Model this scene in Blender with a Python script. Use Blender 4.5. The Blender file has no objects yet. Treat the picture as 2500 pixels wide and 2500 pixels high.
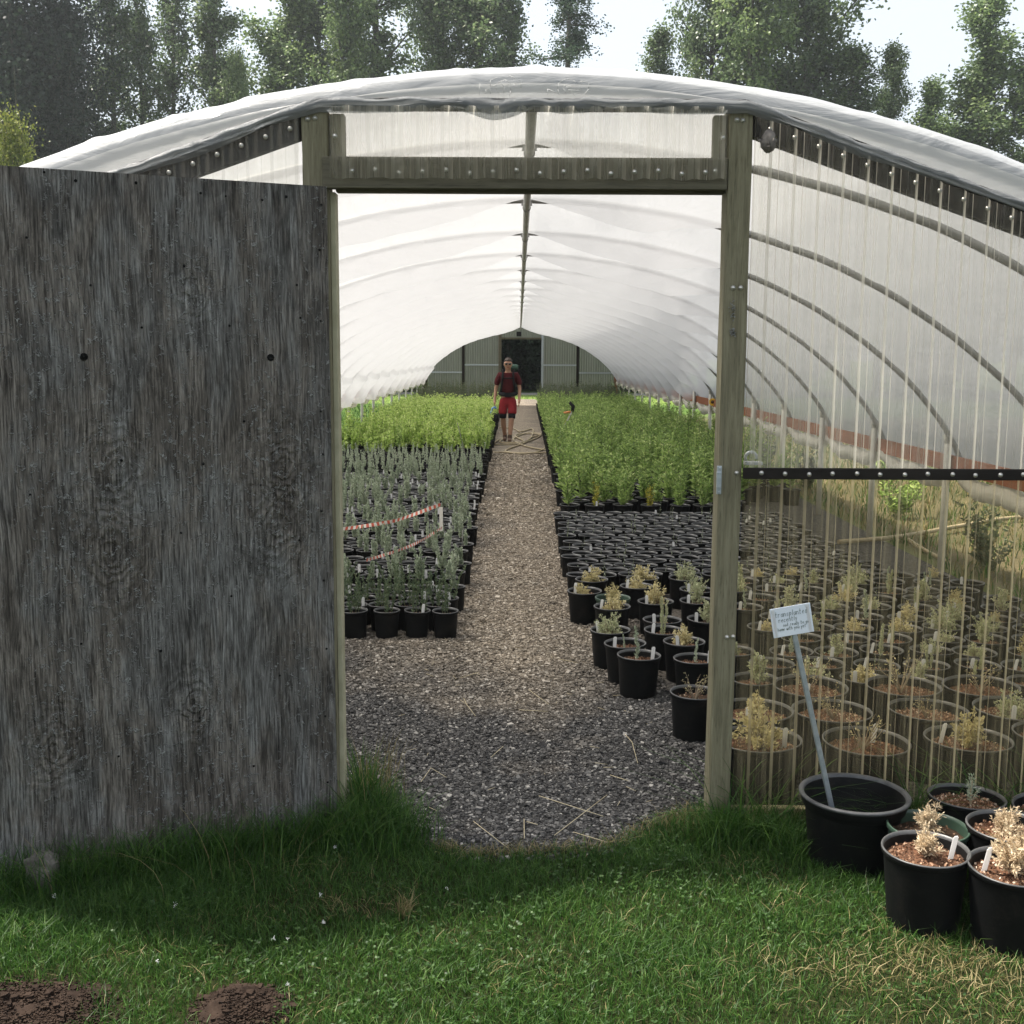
import bpy, math, random
import numpy as np
from mathutils import Vector, Matrix

R = math.radians
SC = bpy.context.scene
COL = SC.collection
rng = np.random.default_rng(7)
random.seed(7)

# ------------------------------------------------------------------ camera
cam_d = bpy.data.cameras.new('camera')
cam = bpy.data.objects.new('camera', cam_d); COL.objects.link(cam)
cam_d.sensor_width = 36.0
cam_d.lens = 36.0 * 1.1
cam_d.clip_start = 0.05
cam_d.clip_end = 1500
cam.matrix_world = (Matrix.Translation((-0.038, 0, 1.75)) @ Matrix.Rotation(R(0.333), 4, 'Z')
                    @ Matrix.Rotation(R(90 - 7.97), 4, 'X') @ Matrix.Rotation(R(0.3), 4, 'Z'))
SC.camera = cam

# ------------------------------------------------------------------ light
SUN_AZ, SUN_EL = -74.0, 62.0          # azimuth clockwise from +Y
world = bpy.data.worlds.new('World'); SC.world = world
world.use_nodes = True
wn = world.node_tree; wn.nodes.clear()
sky = wn.nodes.new('ShaderNodeTexSky'); sky.sky_type = 'NISHITA'
sky.sun_disc = False
sky.sun_elevation = R(SUN_EL); sky.sun_rotation = R(SUN_AZ)
sky.air_density = 1.0; sky.dust_density = 5.0; sky.ozone_density = 1.0
bg = wn.nodes.new('ShaderNodeBackground'); bg.inputs['Strength'].default_value = 0.15
wo = wn.nodes.new('ShaderNodeOutputWorld')
hz = wn.nodes.new('ShaderNodeMix'); hz.data_type = 'RGBA'
hz.inputs[0].default_value = .80; hz.inputs[7].default_value = (2.25, 2.4, 2.5, 1)     # thin smoke haze whitens the sky
wn.links.new(sky.outputs[0], hz.inputs[6]); wn.links.new(hz.outputs[2], bg.inputs[0]); wn.links.new(bg.outputs[0], wo.inputs[0])
sd = bpy.data.lights.new('sun', 'SUN'); sd.energy = 4.3; sd.angle = R(4.0); sd.color = (1.0, 0.94, 0.85)
so = bpy.data.objects.new('sun', sd); COL.objects.link(so)
sdir = Vector((math.sin(R(SUN_AZ)) * math.cos(R(SUN_EL)), math.cos(R(SUN_AZ)) * math.cos(R(SUN_EL)), math.sin(R(SUN_EL))))
so.rotation_euler = sdir.to_track_quat('Z', 'Y').to_euler()
so.location = (0, 0, 30)
SC.view_settings.view_transform = 'Standard'
SC.view_settings.look = 'None'
SC.view_settings.exposure = 1.5
SC.view_settings.gamma = 1.0
SC.view_settings.use_curve_mapping = False
SC.cycles.max_bounces = 10
SC.cycles.diffuse_bounces = 5
SC.cycles.transmission_bounces = 8
SC.cycles.transparent_max_bounces = 24
SC.cycles.use_denoising = True
SC.cycles.sample_clamp_indirect = 8.0
SC.cycles.caustics_reflective = False
SC.cycles.caustics_refractive = False


# ------------------------------------------------------------------ materials
def new_mat(name):
    m = bpy.data.materials.new(name); m.use_nodes = True
    nt = m.node_tree; nt.nodes.clear()
    out = nt.nodes.new('ShaderNodeOutputMaterial')
    return m, nt, out

def N(nt, t, **kw):
    n = nt.nodes.new(t)
    for k, v in kw.items():
        if k.startswith('i_'):
            n.inputs[k[2:].replace('_', ' ')].default_value = v
        else:
            setattr(n, k, v)
    return n

def ramp(nt, stops, fac=None):
    r = nt.nodes.new('ShaderNodeValToRGB')
    el = r.color_ramp.elements
    while len(el) > 1: el.remove(el[-1])
    el[0].position = stops[0][0]; el[0].color = (*stops[0][1], 1)
    for p, c in stops[1:]:
        e = el.new(p); e.color = (*c, 1)
    if fac is not None: nt.links.new(fac, r.inputs[0])
    return r

def coords(nt, stretch=(1, 1, 1), kind='Object'):
    tc = N(nt, 'ShaderNodeTexCoord'); mp = N(nt, 'ShaderNodeMapping')
    mp.inputs['Scale'].default_value = stretch
    nt.links.new(tc.outputs[kind], mp.inputs['Vector'])
    return mp.outputs[0]

def noise(nt, vec, scale, detail=5, rough=.6, dist=0.0):
    n = N(nt, 'ShaderNodeTexNoise'); n.inputs['Scale'].default_value = scale
    n.inputs['Detail'].default_value = detail; n.inputs['Roughness'].default_value = rough
    n.inputs['Distortion'].default_value = dist
    nt.links.new(vec, n.inputs['Vector'])
    return n.outputs['Fac']

def mixc(nt, a, b, fac, mode='MIX'):
    m = N(nt, 'ShaderNodeMix', data_type='RGBA', blend_type=mode)
    for s, i in ((a, 6), (b, 7), (fac, 0)):
        if isinstance(s, bpy.types.NodeSocket): nt.links.new(s, m.inputs[i])
        elif i == 0: m.inputs[0].default_value = s
        else: m.inputs[i].default_value = (*s, 1)
    return m.outputs[2]

def mth(nt, op, a, b=0.0, clamp=False):
    m = N(nt, 'ShaderNodeMath', operation=op); m.use_clamp = clamp
    for i, s in enumerate((a, b)):
        if isinstance(s, bpy.types.NodeSocket): nt.links.new(s, m.inputs[i])
        else: m.inputs[i].default_value = s
    return m.outputs[0]

def bump(nt, h, strength, dist=0.01, prev=None):
    b = N(nt, 'ShaderNodeBump'); b.inputs['Strength'].default_value = strength
    b.inputs['Distance'].default_value = dist
    nt.links.new(h, b.inputs['Height'])
    if prev is not None: nt.links.new(prev, b.inputs['Normal'])
    return b.outputs[0]

def principled(nt, out, col, rough=.6, spec=.4, metal=0.0, normal=None):
    p = N(nt, 'ShaderNodeBsdfPrincipled')
    if isinstance(col, bpy.types.NodeSocket): nt.links.new(col, p.inputs['Base Color'])
    else: p.inputs['Base Color'].default_value = (*col, 1)
    if isinstance(rough, bpy.types.NodeSocket): nt.links.new(rough, p.inputs['Roughness'])
    else: p.inputs['Roughness'].default_value = rough
    p.inputs['Specular IOR Level'].default_value = spec
    p.inputs['Metallic'].default_value = metal
    if normal is not None: nt.links.new(normal, p.inputs['Normal'])
    if out is not None: nt.links.new(p.outputs[0], out.inputs[0])
    return p

def simple(name, c1, c2=None, scale=8, rough=.6, spec=.4, metal=0, bmp=0, bscale=60, stretch=(1, 1, 1)):
    m, nt, out = new_mat(name)
    v = coords(nt, stretch)
    c2 = c2 or tuple(min(1, x * 1.35) for x in c1)
    r = ramp(nt, [(.3, c1), (.7, c2)], noise(nt, v, scale))
    nrm = bump(nt, noise(nt, v, bscale), bmp, .004) if bmp else None
    principled(nt, out, r.outputs[0], rough, spec, metal, nrm)
    return m

def timber(name, ca, cb, cc, axis='z', bmp=.6):
    """weathered wood, grain along one axis, with knots and dark checks"""
    st = {'z': (1, 1, .05), 'x': (.05, 1, 1)}[axis]
    m, nt, out = new_mat(name)
    v = coords(nt, st); v0 = coords(nt)
    g = noise(nt, v, 70, 8, .7, .6)
    g2 = noise(nt, v, 260, 4, .6)
    big = noise(nt, v0, 3.5, 4, .6)
    r = ramp(nt, [(.28, ca), (.5, cb), (.75, cc)], g)
    tint = mixc(nt, r.outputs[0], (.185, .168, .122), mth(nt, 'MULTIPLY', big, .5))
    dk = ramp(nt, [(.30, (.35, .33, .3)), (.42, (1, 1, 1))], g2)
    c = mixc(nt, tint, dk.outputs[0], .8, 'MULTIPLY')
    vv = coords(nt, (1, 1, .45) if axis == 'z' else (.45, 1, 1))
    vo = N(nt, 'ShaderNodeTexVoronoi'); vo.inputs['Scale'].default_value = 3.1
    nt.links.new(vv, vo.inputs['Vector'])
    kn = ramp(nt, [(.05, (.25, .2, .15)), (.11, (1, 1, 1))], vo.outputs['Distance'])
    c = mixc(nt, c, kn.outputs[0], .8, 'MULTIPLY')
    h = mth(nt, 'ADD', g, mth(nt, 'MULTIPLY', g2, .7))
    principled(nt, out, c, .85, .2, 0, bump(nt, h, bmp, .003))
    return m

def leafy(name, stops, transl=.35, rough=.55, patch=0.0, patch_col=(.2, .18, .05), pscale=1.0, spec=.3):
    """foliage: each leaf its own tone, some light through the leaf"""
    m, nt, out = new_mat(name)
    ge = N(nt, 'ShaderNodeNewGeometry')
    oi = N(nt, 'ShaderNodeObjectInfo')
    f = mth(nt, 'ADD', mth(nt, 'MULTIPLY', ge.outputs['Random Per Island'], .75), mth(nt, 'MULTIPLY', oi.outputs['Random'], .25))
    c = ramp(nt, stops, f).outputs[0]
    if patch:
        v = coords(nt)
        pm = ramp(nt, [(.5, (0, 0, 0)), (.62, (1, 1, 1))], noise(nt, v, pscale, 3))
        c = mixc(nt, c, patch_col, mth(nt, 'MULTIPLY', pm.outputs[0], patch))
    p = principled(nt, None, c, rough, spec)
    t = N(nt, 'ShaderNodeBsdfTranslucent'); nt.links.new(c, t.inputs[0])
    mx = N(nt, 'ShaderNodeMixShader'); mx.inputs[0].default_value = transl
    nt.links.new(p.outputs[0], mx.inputs[1]); nt.links.new(t.outputs[0], mx.inputs[2])
    nt.links.new(mx.outputs[0], out.inputs[0])
    return m

def film(name, transp, transl_c, diff=.25, gloss=.08, rough=.3, tint=(1, 1, 1), facing=0.0, bmp=0, bscale=4, stretch=(1, 1, 1), dirt=0.0, streak=0.0):
    """plastic sheet: part of the light goes straight through, part is scattered"""
    m, nt, out = new_mat(name)
    v = coords(nt, stretch)
    nrm = bump(nt, noise(nt, v, bscale, 4, .55, .8), bmp, .05) if bmp else None
    tr = N(nt, 'ShaderNodeBsdfTransparent'); tr.inputs[0].default_value = (*tint, 1)
    tl = N(nt, 'ShaderNodeBsdfTranslucent'); tl.inputs[0].default_value = (*transl_c, 1)
    df = N(nt, 'ShaderNodeBsdfDiffuse'); df.inputs[0].default_value = (*transl_c, 1)
    gl = N(nt, 'ShaderNodeBsdfGlossy'); gl.inputs['Roughness'].default_value = rough
    a = N(nt, 'ShaderNodeMixShader'); a.inputs[0].default_value = diff
    nt.links.new(tl.outputs[0], a.inputs[1]); nt.links.new(df.outputs[0], a.inputs[2])
    b = N(nt, 'ShaderNodeMixShader')
    fac = 1 - transp
    if facing or dirt:
        lw = N(nt, 'ShaderNodeLayerWeight'); lw.inputs['Blend'].default_value = .5
        fo = mth(nt, 'MULTIPLY', mth(nt, 'POWER', lw.outputs['Facing'], 1.5), facing)
        fo = mth(nt, 'ADD', fo, fac)
        if dirt:
            dn = ramp(nt, [(.42, (0, 0, 0)), (.72, (1, 1, 1))], noise(nt, v, 2.2, 6, .7))
            fo = mth(nt, 'ADD', fo, mth(nt, 'MULTIPLY', dn.outputs[0], dirt), True)
        if streak:
            sv = coords(nt, (1, 0, .012))
            s1 = ramp(nt, [(.50, (0, 0, 0)), (.66, (1, 1, 1))], noise(nt, sv, 42, 3, .6))
            s2 = ramp(nt, [(.54, (0, 0, 0)), (.60, (1, 1, 1))], noise(nt, sv, 130, 2, .5))
            fo = mth(nt, 'ADD', fo, mth(nt, 'MULTIPLY', mth(nt, 'ADD', s1.outputs[0], s2.outputs[0]), streak), True)
        nt.links.new(fo, b.inputs[0])
    else:
        b.inputs[0].default_value = fac
    nt.links.new(tr.outputs[0], b.inputs[1]); nt.links.new(a.outputs[0], b.inputs[2])
    c = N(nt, 'ShaderNodeMixShader')
    fr = N(nt, 'ShaderNodeFresnel'); fr.inputs['IOR'].default_value = 1.45
    nt.links.new(mth(nt, 'MULTIPLY', fr.outputs[0], gloss * 8, True), c.inputs[0])
    nt.links.new(b.outputs[0], c.inputs[1]); nt.links.new(gl.outputs[0], c.inputs[2])
    if nrm is not None:
        for s in (tl, df, gl): nt.links.new(nrm, s.inputs['Normal'])
    nt.links.new(c.outputs[0], out.inputs[0])
    return m

def mat_plywood():
    """weathered ply: fine raised grain, cathedral figure, swirls round four knots, lifted flecks"""
    m, nt, out = new_mat('weathered_plywood')
    tc = N(nt, 'ShaderNodeTexCoord'); sx = N(nt, 'ShaderNodeSeparateXYZ'); nt.links.new(tc.outputs['Object'], sx.inputs[0])
    X, Z = sx.outputs[0], sx.outputs[2]
    v0 = tc.outputs['Object']
    wob = noise(nt, coords(nt, (1, 1, .5)), 3.2, 4, .6)
    Xw = mth(nt, 'ADD', X, mth(nt, 'MULTIPLY', wob, .035))
    rings = None; near = None
    for kx, kz, sz in ((.73, 1.38, .12), (.75, 1.10, .14), (.17, 1.37, .12), (.19, 1.15, .14), (.50, .55, .10), (.95, .45, .12), (.46, 1.95, .08)):
        dx = mth(nt, 'SUBTRACT', X, kx); dz = mth(nt, 'MULTIPLY', mth(nt, 'SUBTRACT', Z, kz), .75)
        d = mth(nt, 'SQRT', mth(nt, 'ADD', mth(nt, 'MULTIPLY', dx, dx), mth(nt, 'MULTIPLY', dz, dz)))
        d2 = mth(nt, 'ADD', d, mth(nt, 'MULTIPLY', noise(nt, coords(nt, (1, 1, .6)), 9, 5, .65), .16))
        e = mth(nt, 'POWER', 2.718, mth(nt, 'MULTIPLY', mth(nt, 'MULTIPLY', d, d), -1 / (sz * sz)))
        r = mth(nt, 'MULTIPLY', mth(nt, 'SINE', mth(nt, 'MULTIPLY', d2, 210)), e)
        rings = r if rings is None else mth(nt, 'ADD', rings, r)
        near = e if near is None else mth(nt, 'ADD', near, e)
    cb = N(nt, 'ShaderNodeCombineXYZ'); nt.links.new(Xw, cb.inputs[0]); nt.links.new(mth(nt, 'MULTIPLY', Z, .045), cb.inputs[2])
    g = noise(nt, cb.outputs[0], 170, 6, .75, .25)
    cb2 = N(nt, 'ShaderNodeCombineXYZ'); nt.links.new(Xw, cb2.inputs[0]); nt.links.new(mth(nt, 'MULTIPLY', Z, .10), cb2.inputs[2])
    g2 = noise(nt, cb2.outputs[0], 34, 7, .72, .5)
    cb3 = N(nt, 'ShaderNodeCombineXYZ'); nt.links.new(Xw, cb3.inputs[0]); nt.links.new(mth(nt, 'MULTIPLY', Z, .26), cb3.inputs[2])
    g3 = noise(nt, cb3.outputs[0], 11, 7, .68, .9)
    base = ramp(nt, [(.38, (.028, .026, .024)), (.46, (.092, .089, .083)), (.55, (.180, .175, .166)), (.70, (.32, .315, .30))], g)
    patch = ramp(nt, [(.44, (.42, .40, .385)), (.475, (.85, .84, .83)), (.53, (1, 1, 1)), (.60, (1.25, 1.28, 1.30))], g3)
    med = ramp(nt, [(.40, (.50, .48, .47)), (.47, (1, 1, 1)), (.62, (1.12, 1.12, 1.12))], g2)
    c = mixc(nt, base.outputs[0], patch.outputs[0], .62, 'MULTIPLY')
    c = mixc(nt, c, med.outputs[0], .9, 'MULTIPLY')
    br = ramp(nt, [(.45, (0, 0, 0)), (.56, (1, 1, 1))], noise(nt, coords(nt, (1, 1, .4)), 4.5, 6, .7, .4))
    c = mixc(nt, c, (1.0, .84, .70), mth(nt, 'MULTIPLY', br.outputs[0], .55), 'MULTIPLY')
    rr = ramp(nt, [(.0, (.40, .40, .40)), (.35, (.85, .85, .85)), (.5, (1, 1, 1)), (1, (1.35, 1.36, 1.34))], mth(nt, 'ADD', mth(nt, 'MULTIPLY', rings, .5), .5))
    c = mixc(nt, c, rr.outputs[0], .5, 'MULTIPLY')
    vo = N(nt, 'ShaderNodeTexVoronoi', feature='DISTANCE_TO_EDGE'); vo.inputs['Scale'].default_value = 46
    dv = N(nt, 'ShaderNodeMix', data_type='VECTOR'); dv.inputs[0].default_value = .04
    nn = N(nt, 'ShaderNodeTexNoise'); nn.inputs['Scale'].default_value = 60; nt.links.new(v0, nn.inputs['Vector'])
    nt.links.new(v0, dv.inputs[4]); nt.links.new(nn.outputs['Color'], dv.inputs[5]); nt.links.new(dv.outputs[1], vo.inputs['Vector'])
    edge = ramp(nt, [(.0, (1, 1, 1)), (.10, (0, 0, 0))], vo.outputs['Distance'])
    n1 = ramp(nt, [(.52, (0, 0, 0)), (.58, (1, 1, 1))], noise(nt, v0, 40, 3, .6))
    n2 = ramp(nt, [(.44, (0, 0, 0)), (.56, (1, 1, 1))], mth(nt, 'ADD', noise(nt, coords(nt, (1, 1, .4)), 5.0, 4, .6), mth(nt, 'MULTIPLY', near, .10)))
    fl = mth(nt, 'MULTIPLY', mth(nt, 'MULTIPLY', edge.outputs[0], n1.outputs[0]), n2.outputs[0])
    c = mixc(nt, c, (.52, .52, .50), mth(nt, 'MULTIPLY', fl, .9))
    h = mth(nt, 'ADD', mth(nt, 'ADD', mth(nt, 'MULTIPLY', g, 1.1), mth(nt, 'MULTIPLY', g2, .7)), mth(nt, 'ADD', mth(nt, 'MULTIPLY', rings, .6), mth(nt, 'MULTIPLY', fl, 1.6)))
    principled(nt, out, c, .7, .3, 0, bump(nt, h, 1.0, .006))
    return m

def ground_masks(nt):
    """where the gravel turns from dark grey by the door to tan deeper in and mid-path"""
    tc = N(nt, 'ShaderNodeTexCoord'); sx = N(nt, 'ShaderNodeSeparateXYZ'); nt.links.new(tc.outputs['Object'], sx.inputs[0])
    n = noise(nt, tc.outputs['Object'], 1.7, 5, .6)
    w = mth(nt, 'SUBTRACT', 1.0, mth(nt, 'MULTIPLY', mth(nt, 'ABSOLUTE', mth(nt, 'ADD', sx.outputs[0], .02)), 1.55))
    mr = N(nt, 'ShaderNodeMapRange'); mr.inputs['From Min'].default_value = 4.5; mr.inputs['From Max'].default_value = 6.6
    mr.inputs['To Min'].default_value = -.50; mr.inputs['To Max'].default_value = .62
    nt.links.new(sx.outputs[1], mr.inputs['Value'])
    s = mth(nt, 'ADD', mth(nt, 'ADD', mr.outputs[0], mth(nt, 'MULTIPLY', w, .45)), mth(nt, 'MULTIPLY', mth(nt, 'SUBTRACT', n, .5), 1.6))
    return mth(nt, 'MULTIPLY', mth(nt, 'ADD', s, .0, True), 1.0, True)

def mat_gravel(name, stones):
    m, nt, out = new_mat(name)
    tan_mix = ground_masks(nt)  # share of tan over dark grey, growing with depth and towards the middle
    if stones:
        ge = N(nt, 'ShaderNodeNewGeometry')
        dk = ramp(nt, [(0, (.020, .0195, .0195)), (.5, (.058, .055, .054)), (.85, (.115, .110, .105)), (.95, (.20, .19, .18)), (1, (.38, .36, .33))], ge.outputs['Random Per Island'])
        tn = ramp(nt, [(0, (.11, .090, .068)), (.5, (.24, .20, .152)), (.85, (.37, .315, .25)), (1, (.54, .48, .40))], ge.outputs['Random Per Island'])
        c = mixc(nt, dk.outputs[0], tn.outputs[0], tan_mix)
        principled(nt, out, c, .8, .3)
    else:
        v = coords(nt)
        vo = N(nt, 'ShaderNodeTexVoronoi'); vo.inputs['Scale'].default_value = 105; nt.links.new(v, vo.inputs['Vector'])
        sp = N(nt, 'ShaderNodeSeparateColor'); nt.links.new(vo.outputs['Color'], sp.inputs[0])
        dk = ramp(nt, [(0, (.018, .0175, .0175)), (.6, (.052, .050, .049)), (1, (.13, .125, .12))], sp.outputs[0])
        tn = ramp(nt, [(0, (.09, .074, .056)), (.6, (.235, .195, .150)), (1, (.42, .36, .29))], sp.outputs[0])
        c = mixc(nt, dk.outputs[0], tn.outputs[0], tan_mix)
        vo2 = N(nt, 'ShaderNodeTexVoronoi'); vo2.inputs['Scale'].default_value = 105; nt.links.new(v, vo2.inputs['Vector'])
        principled(nt, out, c, .9, .2, 0, bump(nt, vo2.outputs['Distance'], 1.0, -.012))
    return m

def mat_lawn():
    m, nt, out = new_mat('lawn_soil')
    tc = N(nt, 'ShaderNodeTexCoord'); v = tc.outputs['Object']
    n1 = noise(nt, v, 60, 6, .75); n2 = noise(nt, v, .8, 4, .6)
    near = ramp(nt, [(.35, (.018, .022, .008)), (.6, (.04, .05, .015)), (.8, (.075, .07, .03))], n1)
    far = ramp(nt, [(.3, (.05, .095, .022)), (.55, (.085, .145, .032)), (.8, (.15, .16, .06))], mth(nt, 'ADD', mth(nt, 'MULTIPLY', n1, .5), mth(nt, 'MULTIPLY', n2, .5)))
    side = ramp(nt, [(.35, (.05, .06, .03)), (.5, (.12, .105, .06)), (.7, (.25, .20, .14))], mth(nt, 'ADD', mth(nt, 'MULTIPLY', n1, .6), mth(nt, 'MULTIPLY', n2, .4)))
    sx = N(nt, 'ShaderNodeSeparateXYZ'); nt.links.new(v, sx.inputs[0])
    a = mth(nt, 'MULTIPLY', mth(nt, 'SUBTRACT', sx.outputs[1], 4.3), .8, True)
    a.node.use_clamp = True
    b = mth(nt, 'MULTIPLY', mth(nt, 'SUBTRACT', sx.outputs[0], 3.2), 2.0, True)
    e = mth(nt, 'MULTIPLY', mth(nt, 'SUBTRACT', 34.0, sx.outputs[1]), .3, True)
    c = mixc(nt, near.outputs[0], far.outputs[0], a)
    c = mixc(nt, c, side.outputs[0], mth(nt, 'MULTIPLY', mth(nt, 'MULTIPLY', a, b), e))
    principled(nt, out, c, .95, .1, 0, bump(nt, n1, 1, .03))
    return m

M = {}
M['ply'] = mat_plywood()
M['post'] = timber('treated_post_wood', (.075, .066, .040), (.175, .160, .100), (.29, .27, .18), 'z')
M['board'] = timber('dark_board_wood', (.035, .030, .021), (.080, .072, .050), (.14, .13, .09), 'x')
M['rake'] = simple('rake_board_wood', (.010, .008, .007), (.022, .018, .015), 14, .8, .2, 0, .3, 60, (.2, 1, 1))
M['hip'] = simple('red_brown_board', (.20, .075, .04), (.33, .13, .07), 5, .75, .2, 0, .3, 40, (1, .1, 1))
M['pale_wood'] = simple('pale_batten_wood', (.32, .30, .20), (.45, .42, .30), 12, .8, .2, 0, .3, 80)
M['pipe'] = simple('galvanised_pipe', (.42, .41, .38), (.58, .57, .54), 9, .5, .5, .25, .1)
M['hoop'] = simple('hoop_pipe', (.20, .20, .19), (.32, .315, .30), 6, .5, .5, .2)
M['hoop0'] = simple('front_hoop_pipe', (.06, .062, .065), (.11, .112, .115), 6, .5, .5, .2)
M['leg'] = simple('side_post_pipe', (.42, .41, .37), (.58, .56, .50), 9, .5, .4, .1)
M['screw'] = simple('screw_metal', (.50, .49, .46), (.66, .65, .62), 90, .35, .6, .7)
M['galv'] = simple('galvanised_steel', (.30, .345, .38), (.45, .49, .52), 40, .42, .5, .6, .2, 90)
M['hole'] = simple('dark_hole', (.004, .004, .004), (.008, .008, .008), 5, .9, .1)
def mat_pot():
    m, nt, out = new_mat('black_pot_plastic')
    v = coords(nt); oi = N(nt, 'ShaderNodeObjectInfo')
    off = N(nt, 'ShaderNodeVectorMath', operation='ADD'); nt.links.new(v, off.inputs[0]); nt.links.new(oi.outputs['Location'], off.inputs[1])
    r = ramp(nt, [(.3, (.0030, .0033, .0040)), (.52, (.0062, .0065, .0068)), (.66, (.016, .0145, .013)), (.80, (.038, .033, .028))], noise(nt, off.outputs[0], 9, 7, .72, .4))
    principled(nt, out, r.outputs[0], .58, .14, 0, bump(nt, noise(nt, v, 120), .15, .004)); return m
M['black'] = mat_pot()
M['rim'] = simple('black_pot_rim', (.040, .041, .042), (.075, .075, .076), 20, .40, .5, 0, .1, 120)  # lighter than the pot body: highlight on the lip painted into the colour
M['greenpot'] = simple('green_pot_plastic', (.022, .045, .032), (.045, .08, .055), 9, .4, .45)
M['bigrim'] = simple('grey_pot_rim', (.045, .047, .050), (.085, .087, .090), 30, .5, .4, 0, .3, 150)
M['tag'] = leafy('white_plant_tag', [(0, (.80, .80, .80)), (1, (.88, .88, .88))], .5, .5)
M['soil'] = simple('potting_soil', (.018, .012, .009), (.085, .055, .035), 130, .95, .1, 0, 1, 160)
M['soil_o'] = simple('bark_topped_soil', (.022, .014, .010), (.16, .075, .04), 110, .9, .2, 0, 1, 130)
M['chips'] = leafy('bark_chips', [(0, (.04, .025, .018)), (.35, (.16, .085, .05)), (.75, (.40, .24, .15)), (1, (.70, .60, .48))], .05, .8)
M['dirt'] = simple('bare_dirt', (.013, .0085, .0065), (.040, .027, .020), 24, .95, .1, 0, 1, 60)
M['stone'] = simple('grey_rock', (.075, .068, .06), (.19, .175, .155), 18, .85, .2, 0, .8, 40)
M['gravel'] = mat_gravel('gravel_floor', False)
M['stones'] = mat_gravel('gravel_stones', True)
M['lawn'] = mat_lawn()
M['road'] = simple('pale_gravel_road', (.30, .28, .25), (.46, .44, .40), 6, .9, .1)
M['straw'] = simple('dry_straw', (.42, .35, .22), (.62, .54, .38), 30, .7, .2)
M['hose'] = simple('tan_hose', (.20, .165, .10), (.34, .28, .18), 15, .55, .4)
M['bark'] = simple('tree_bark', (.055, .05, .042), (.12, .11, .095), 4, .9, .1, 0, .6, 20, (1, 1, .2))
M['filmA'] = film('roof_film', .54, (.90, .92, .94), .40, .06, .28, (1, 1, 1), .15, .35, 6, (.6, 1, 2))
M['filmS'] = film('double_film_skirt', .12, (.80, .80, .78), .35, .04, .28, (1, 1, 1), .1, .2, 6, (.6, 1, 2))
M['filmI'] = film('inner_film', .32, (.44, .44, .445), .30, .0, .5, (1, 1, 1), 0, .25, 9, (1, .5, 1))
M['filmE'] = film('gathered_film', .38, (.30, .31, .315), .5, .02, .40, (.75, .78, .80), .2, .3, 14)
M['curtain'] = film('rolled_curtain_film', .12, (.80, .77, .70), .5, .05, .35)
M['poly'] = film('clear_corrugated_plastic', .975, (.66, .58, .38), .4, .02, .10, (.98, .93, .79), .85, 0, 1, (1, 1, .08), .05, .12)
M['polyu'] = film('milky_corrugated_plastic', .88, (.98, .94, .82), .10, .02, .10, (1, .985, .93), 1.0, 0, 1, (1, 1, .08), .10, .10)
M['polyw'] = film('clouded_corrugated_plastic', .90, (.75, .74, .68), .4, .03, .15, (.97, .97, .93), .40, 0, 1, (1, 1, .3), .08)
M['polyt'] = film('transom_plastic', .80, (.92, .89, .78), .10, .02, .15, (.99, .98, .94), .30, 0, 1, (1, 1, .3), .10, .05)
M['polyfar'] = film('far_wall_plastic', .28, (.24, .255, .235), .5, .03, .3, (.60, .66, .63), .3, 0, 1, (1, 1, .2), .2)  # darker copy of the wall plastic: dimness from trees behind put into its tint
M['print'] = simple('printed_outline', (.46, .46, .44), (.52, .52, .50), 10, .6)
M['paper'] = simple('laminated_paper', (.66, .72, .80), (.76, .80, .85), 6, .25, .5)
M['ink'] = simple('green_ink', (.05, .09, .07), (.10, .14, .11), 10, .7)
M['tape_r'] = simple('red_tape', (.62, .12, .08), (.75, .2, .13), 10, .4)
M['tape_w'] = simple('white_tape', (.80, .74, .66), (.88, .83, .76), 10, .4)
M['wire'] = simple('stake_wire', (.10, .10, .09), (.2, .19, .17), 10, .5, .4, .4)
M['nest'] = simple('paper_nest', (.12, .105, .095), (.25, .225, .20), 40, .95, .1, 0, 1, 70)
M['yellow'] = simple('yellow_petals', (.80, .42, .02), (.9, .55, .05), 10, .6)
M['brown'] = simple('flower_disc', (.04, .02, .01), (.07, .04, .02), 30, .8)
M['lichen'] = simple('pale_lichen', (.16, .16, .15), (.30, .30, .28), 90, .9, .1, 0, 1, 100)

# grass and leaves
M['grass'] = leafy('grass_blades', [(0, (.010, .032, .006)), (.35, (.026, .076, .012)), (.7, (.054, .128, .021)), (.92, (.110, .195, .040)), (1, (.26, .27, .11))], .38, .5, .0)
M['clover'] = leafy('clover_leaves', [(0, (.012, .034, .008)), (.6, (.030, .072, .014)), (1, (.060, .115, .026))], .3, .5)
M['drygrass'] = leafy('dry_grass', [(0, (.09, .085, .03)), (.5, (.20, .165, .07)), (1, (.40, .33, .18))], .3, .6)
M['silver'] = leafy('silver_leaves', [(0, (.24, .29, .21)), (.5, (.42, .48, .35)), (1, (.62, .66, .52))], .4, .6)
M['rosem'] = leafy('dark_needle_leaves', [(0, (.05, .08, .045)), (.5, (.11, .155, .085)), (1, (.24, .28, .17))], .25, .6)
M['lime'] = leafy('bright_green_leaves', [(0, (.14, .22, .04)), (.4, (.41, .56, .14)), (.85, (.70, .80, .31)), (1, (.83, .85, .50))], .5, .5)
M['green'] = leafy('mid_green_leaves', [(0, (.07, .12, .035)), (.4, (.22, .335, .09)), (.8, (.45, .58, .19)), (1, (.70, .74, .37))], .45, .5)
M['dullgreen'] = leafy('dull_green_leaves', [(0, (.05, .07, .045)), (.6, (.11, .14, .08)), (1, (.2, .19, .12))], .3, .6)
M['yellowleaf'] = leafy('yellowing_leaves', [(0, (.18, .20, .03)), (.5, (.40, .38, .05)), (1, (.6, .52, .12))], .4, .5)
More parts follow.
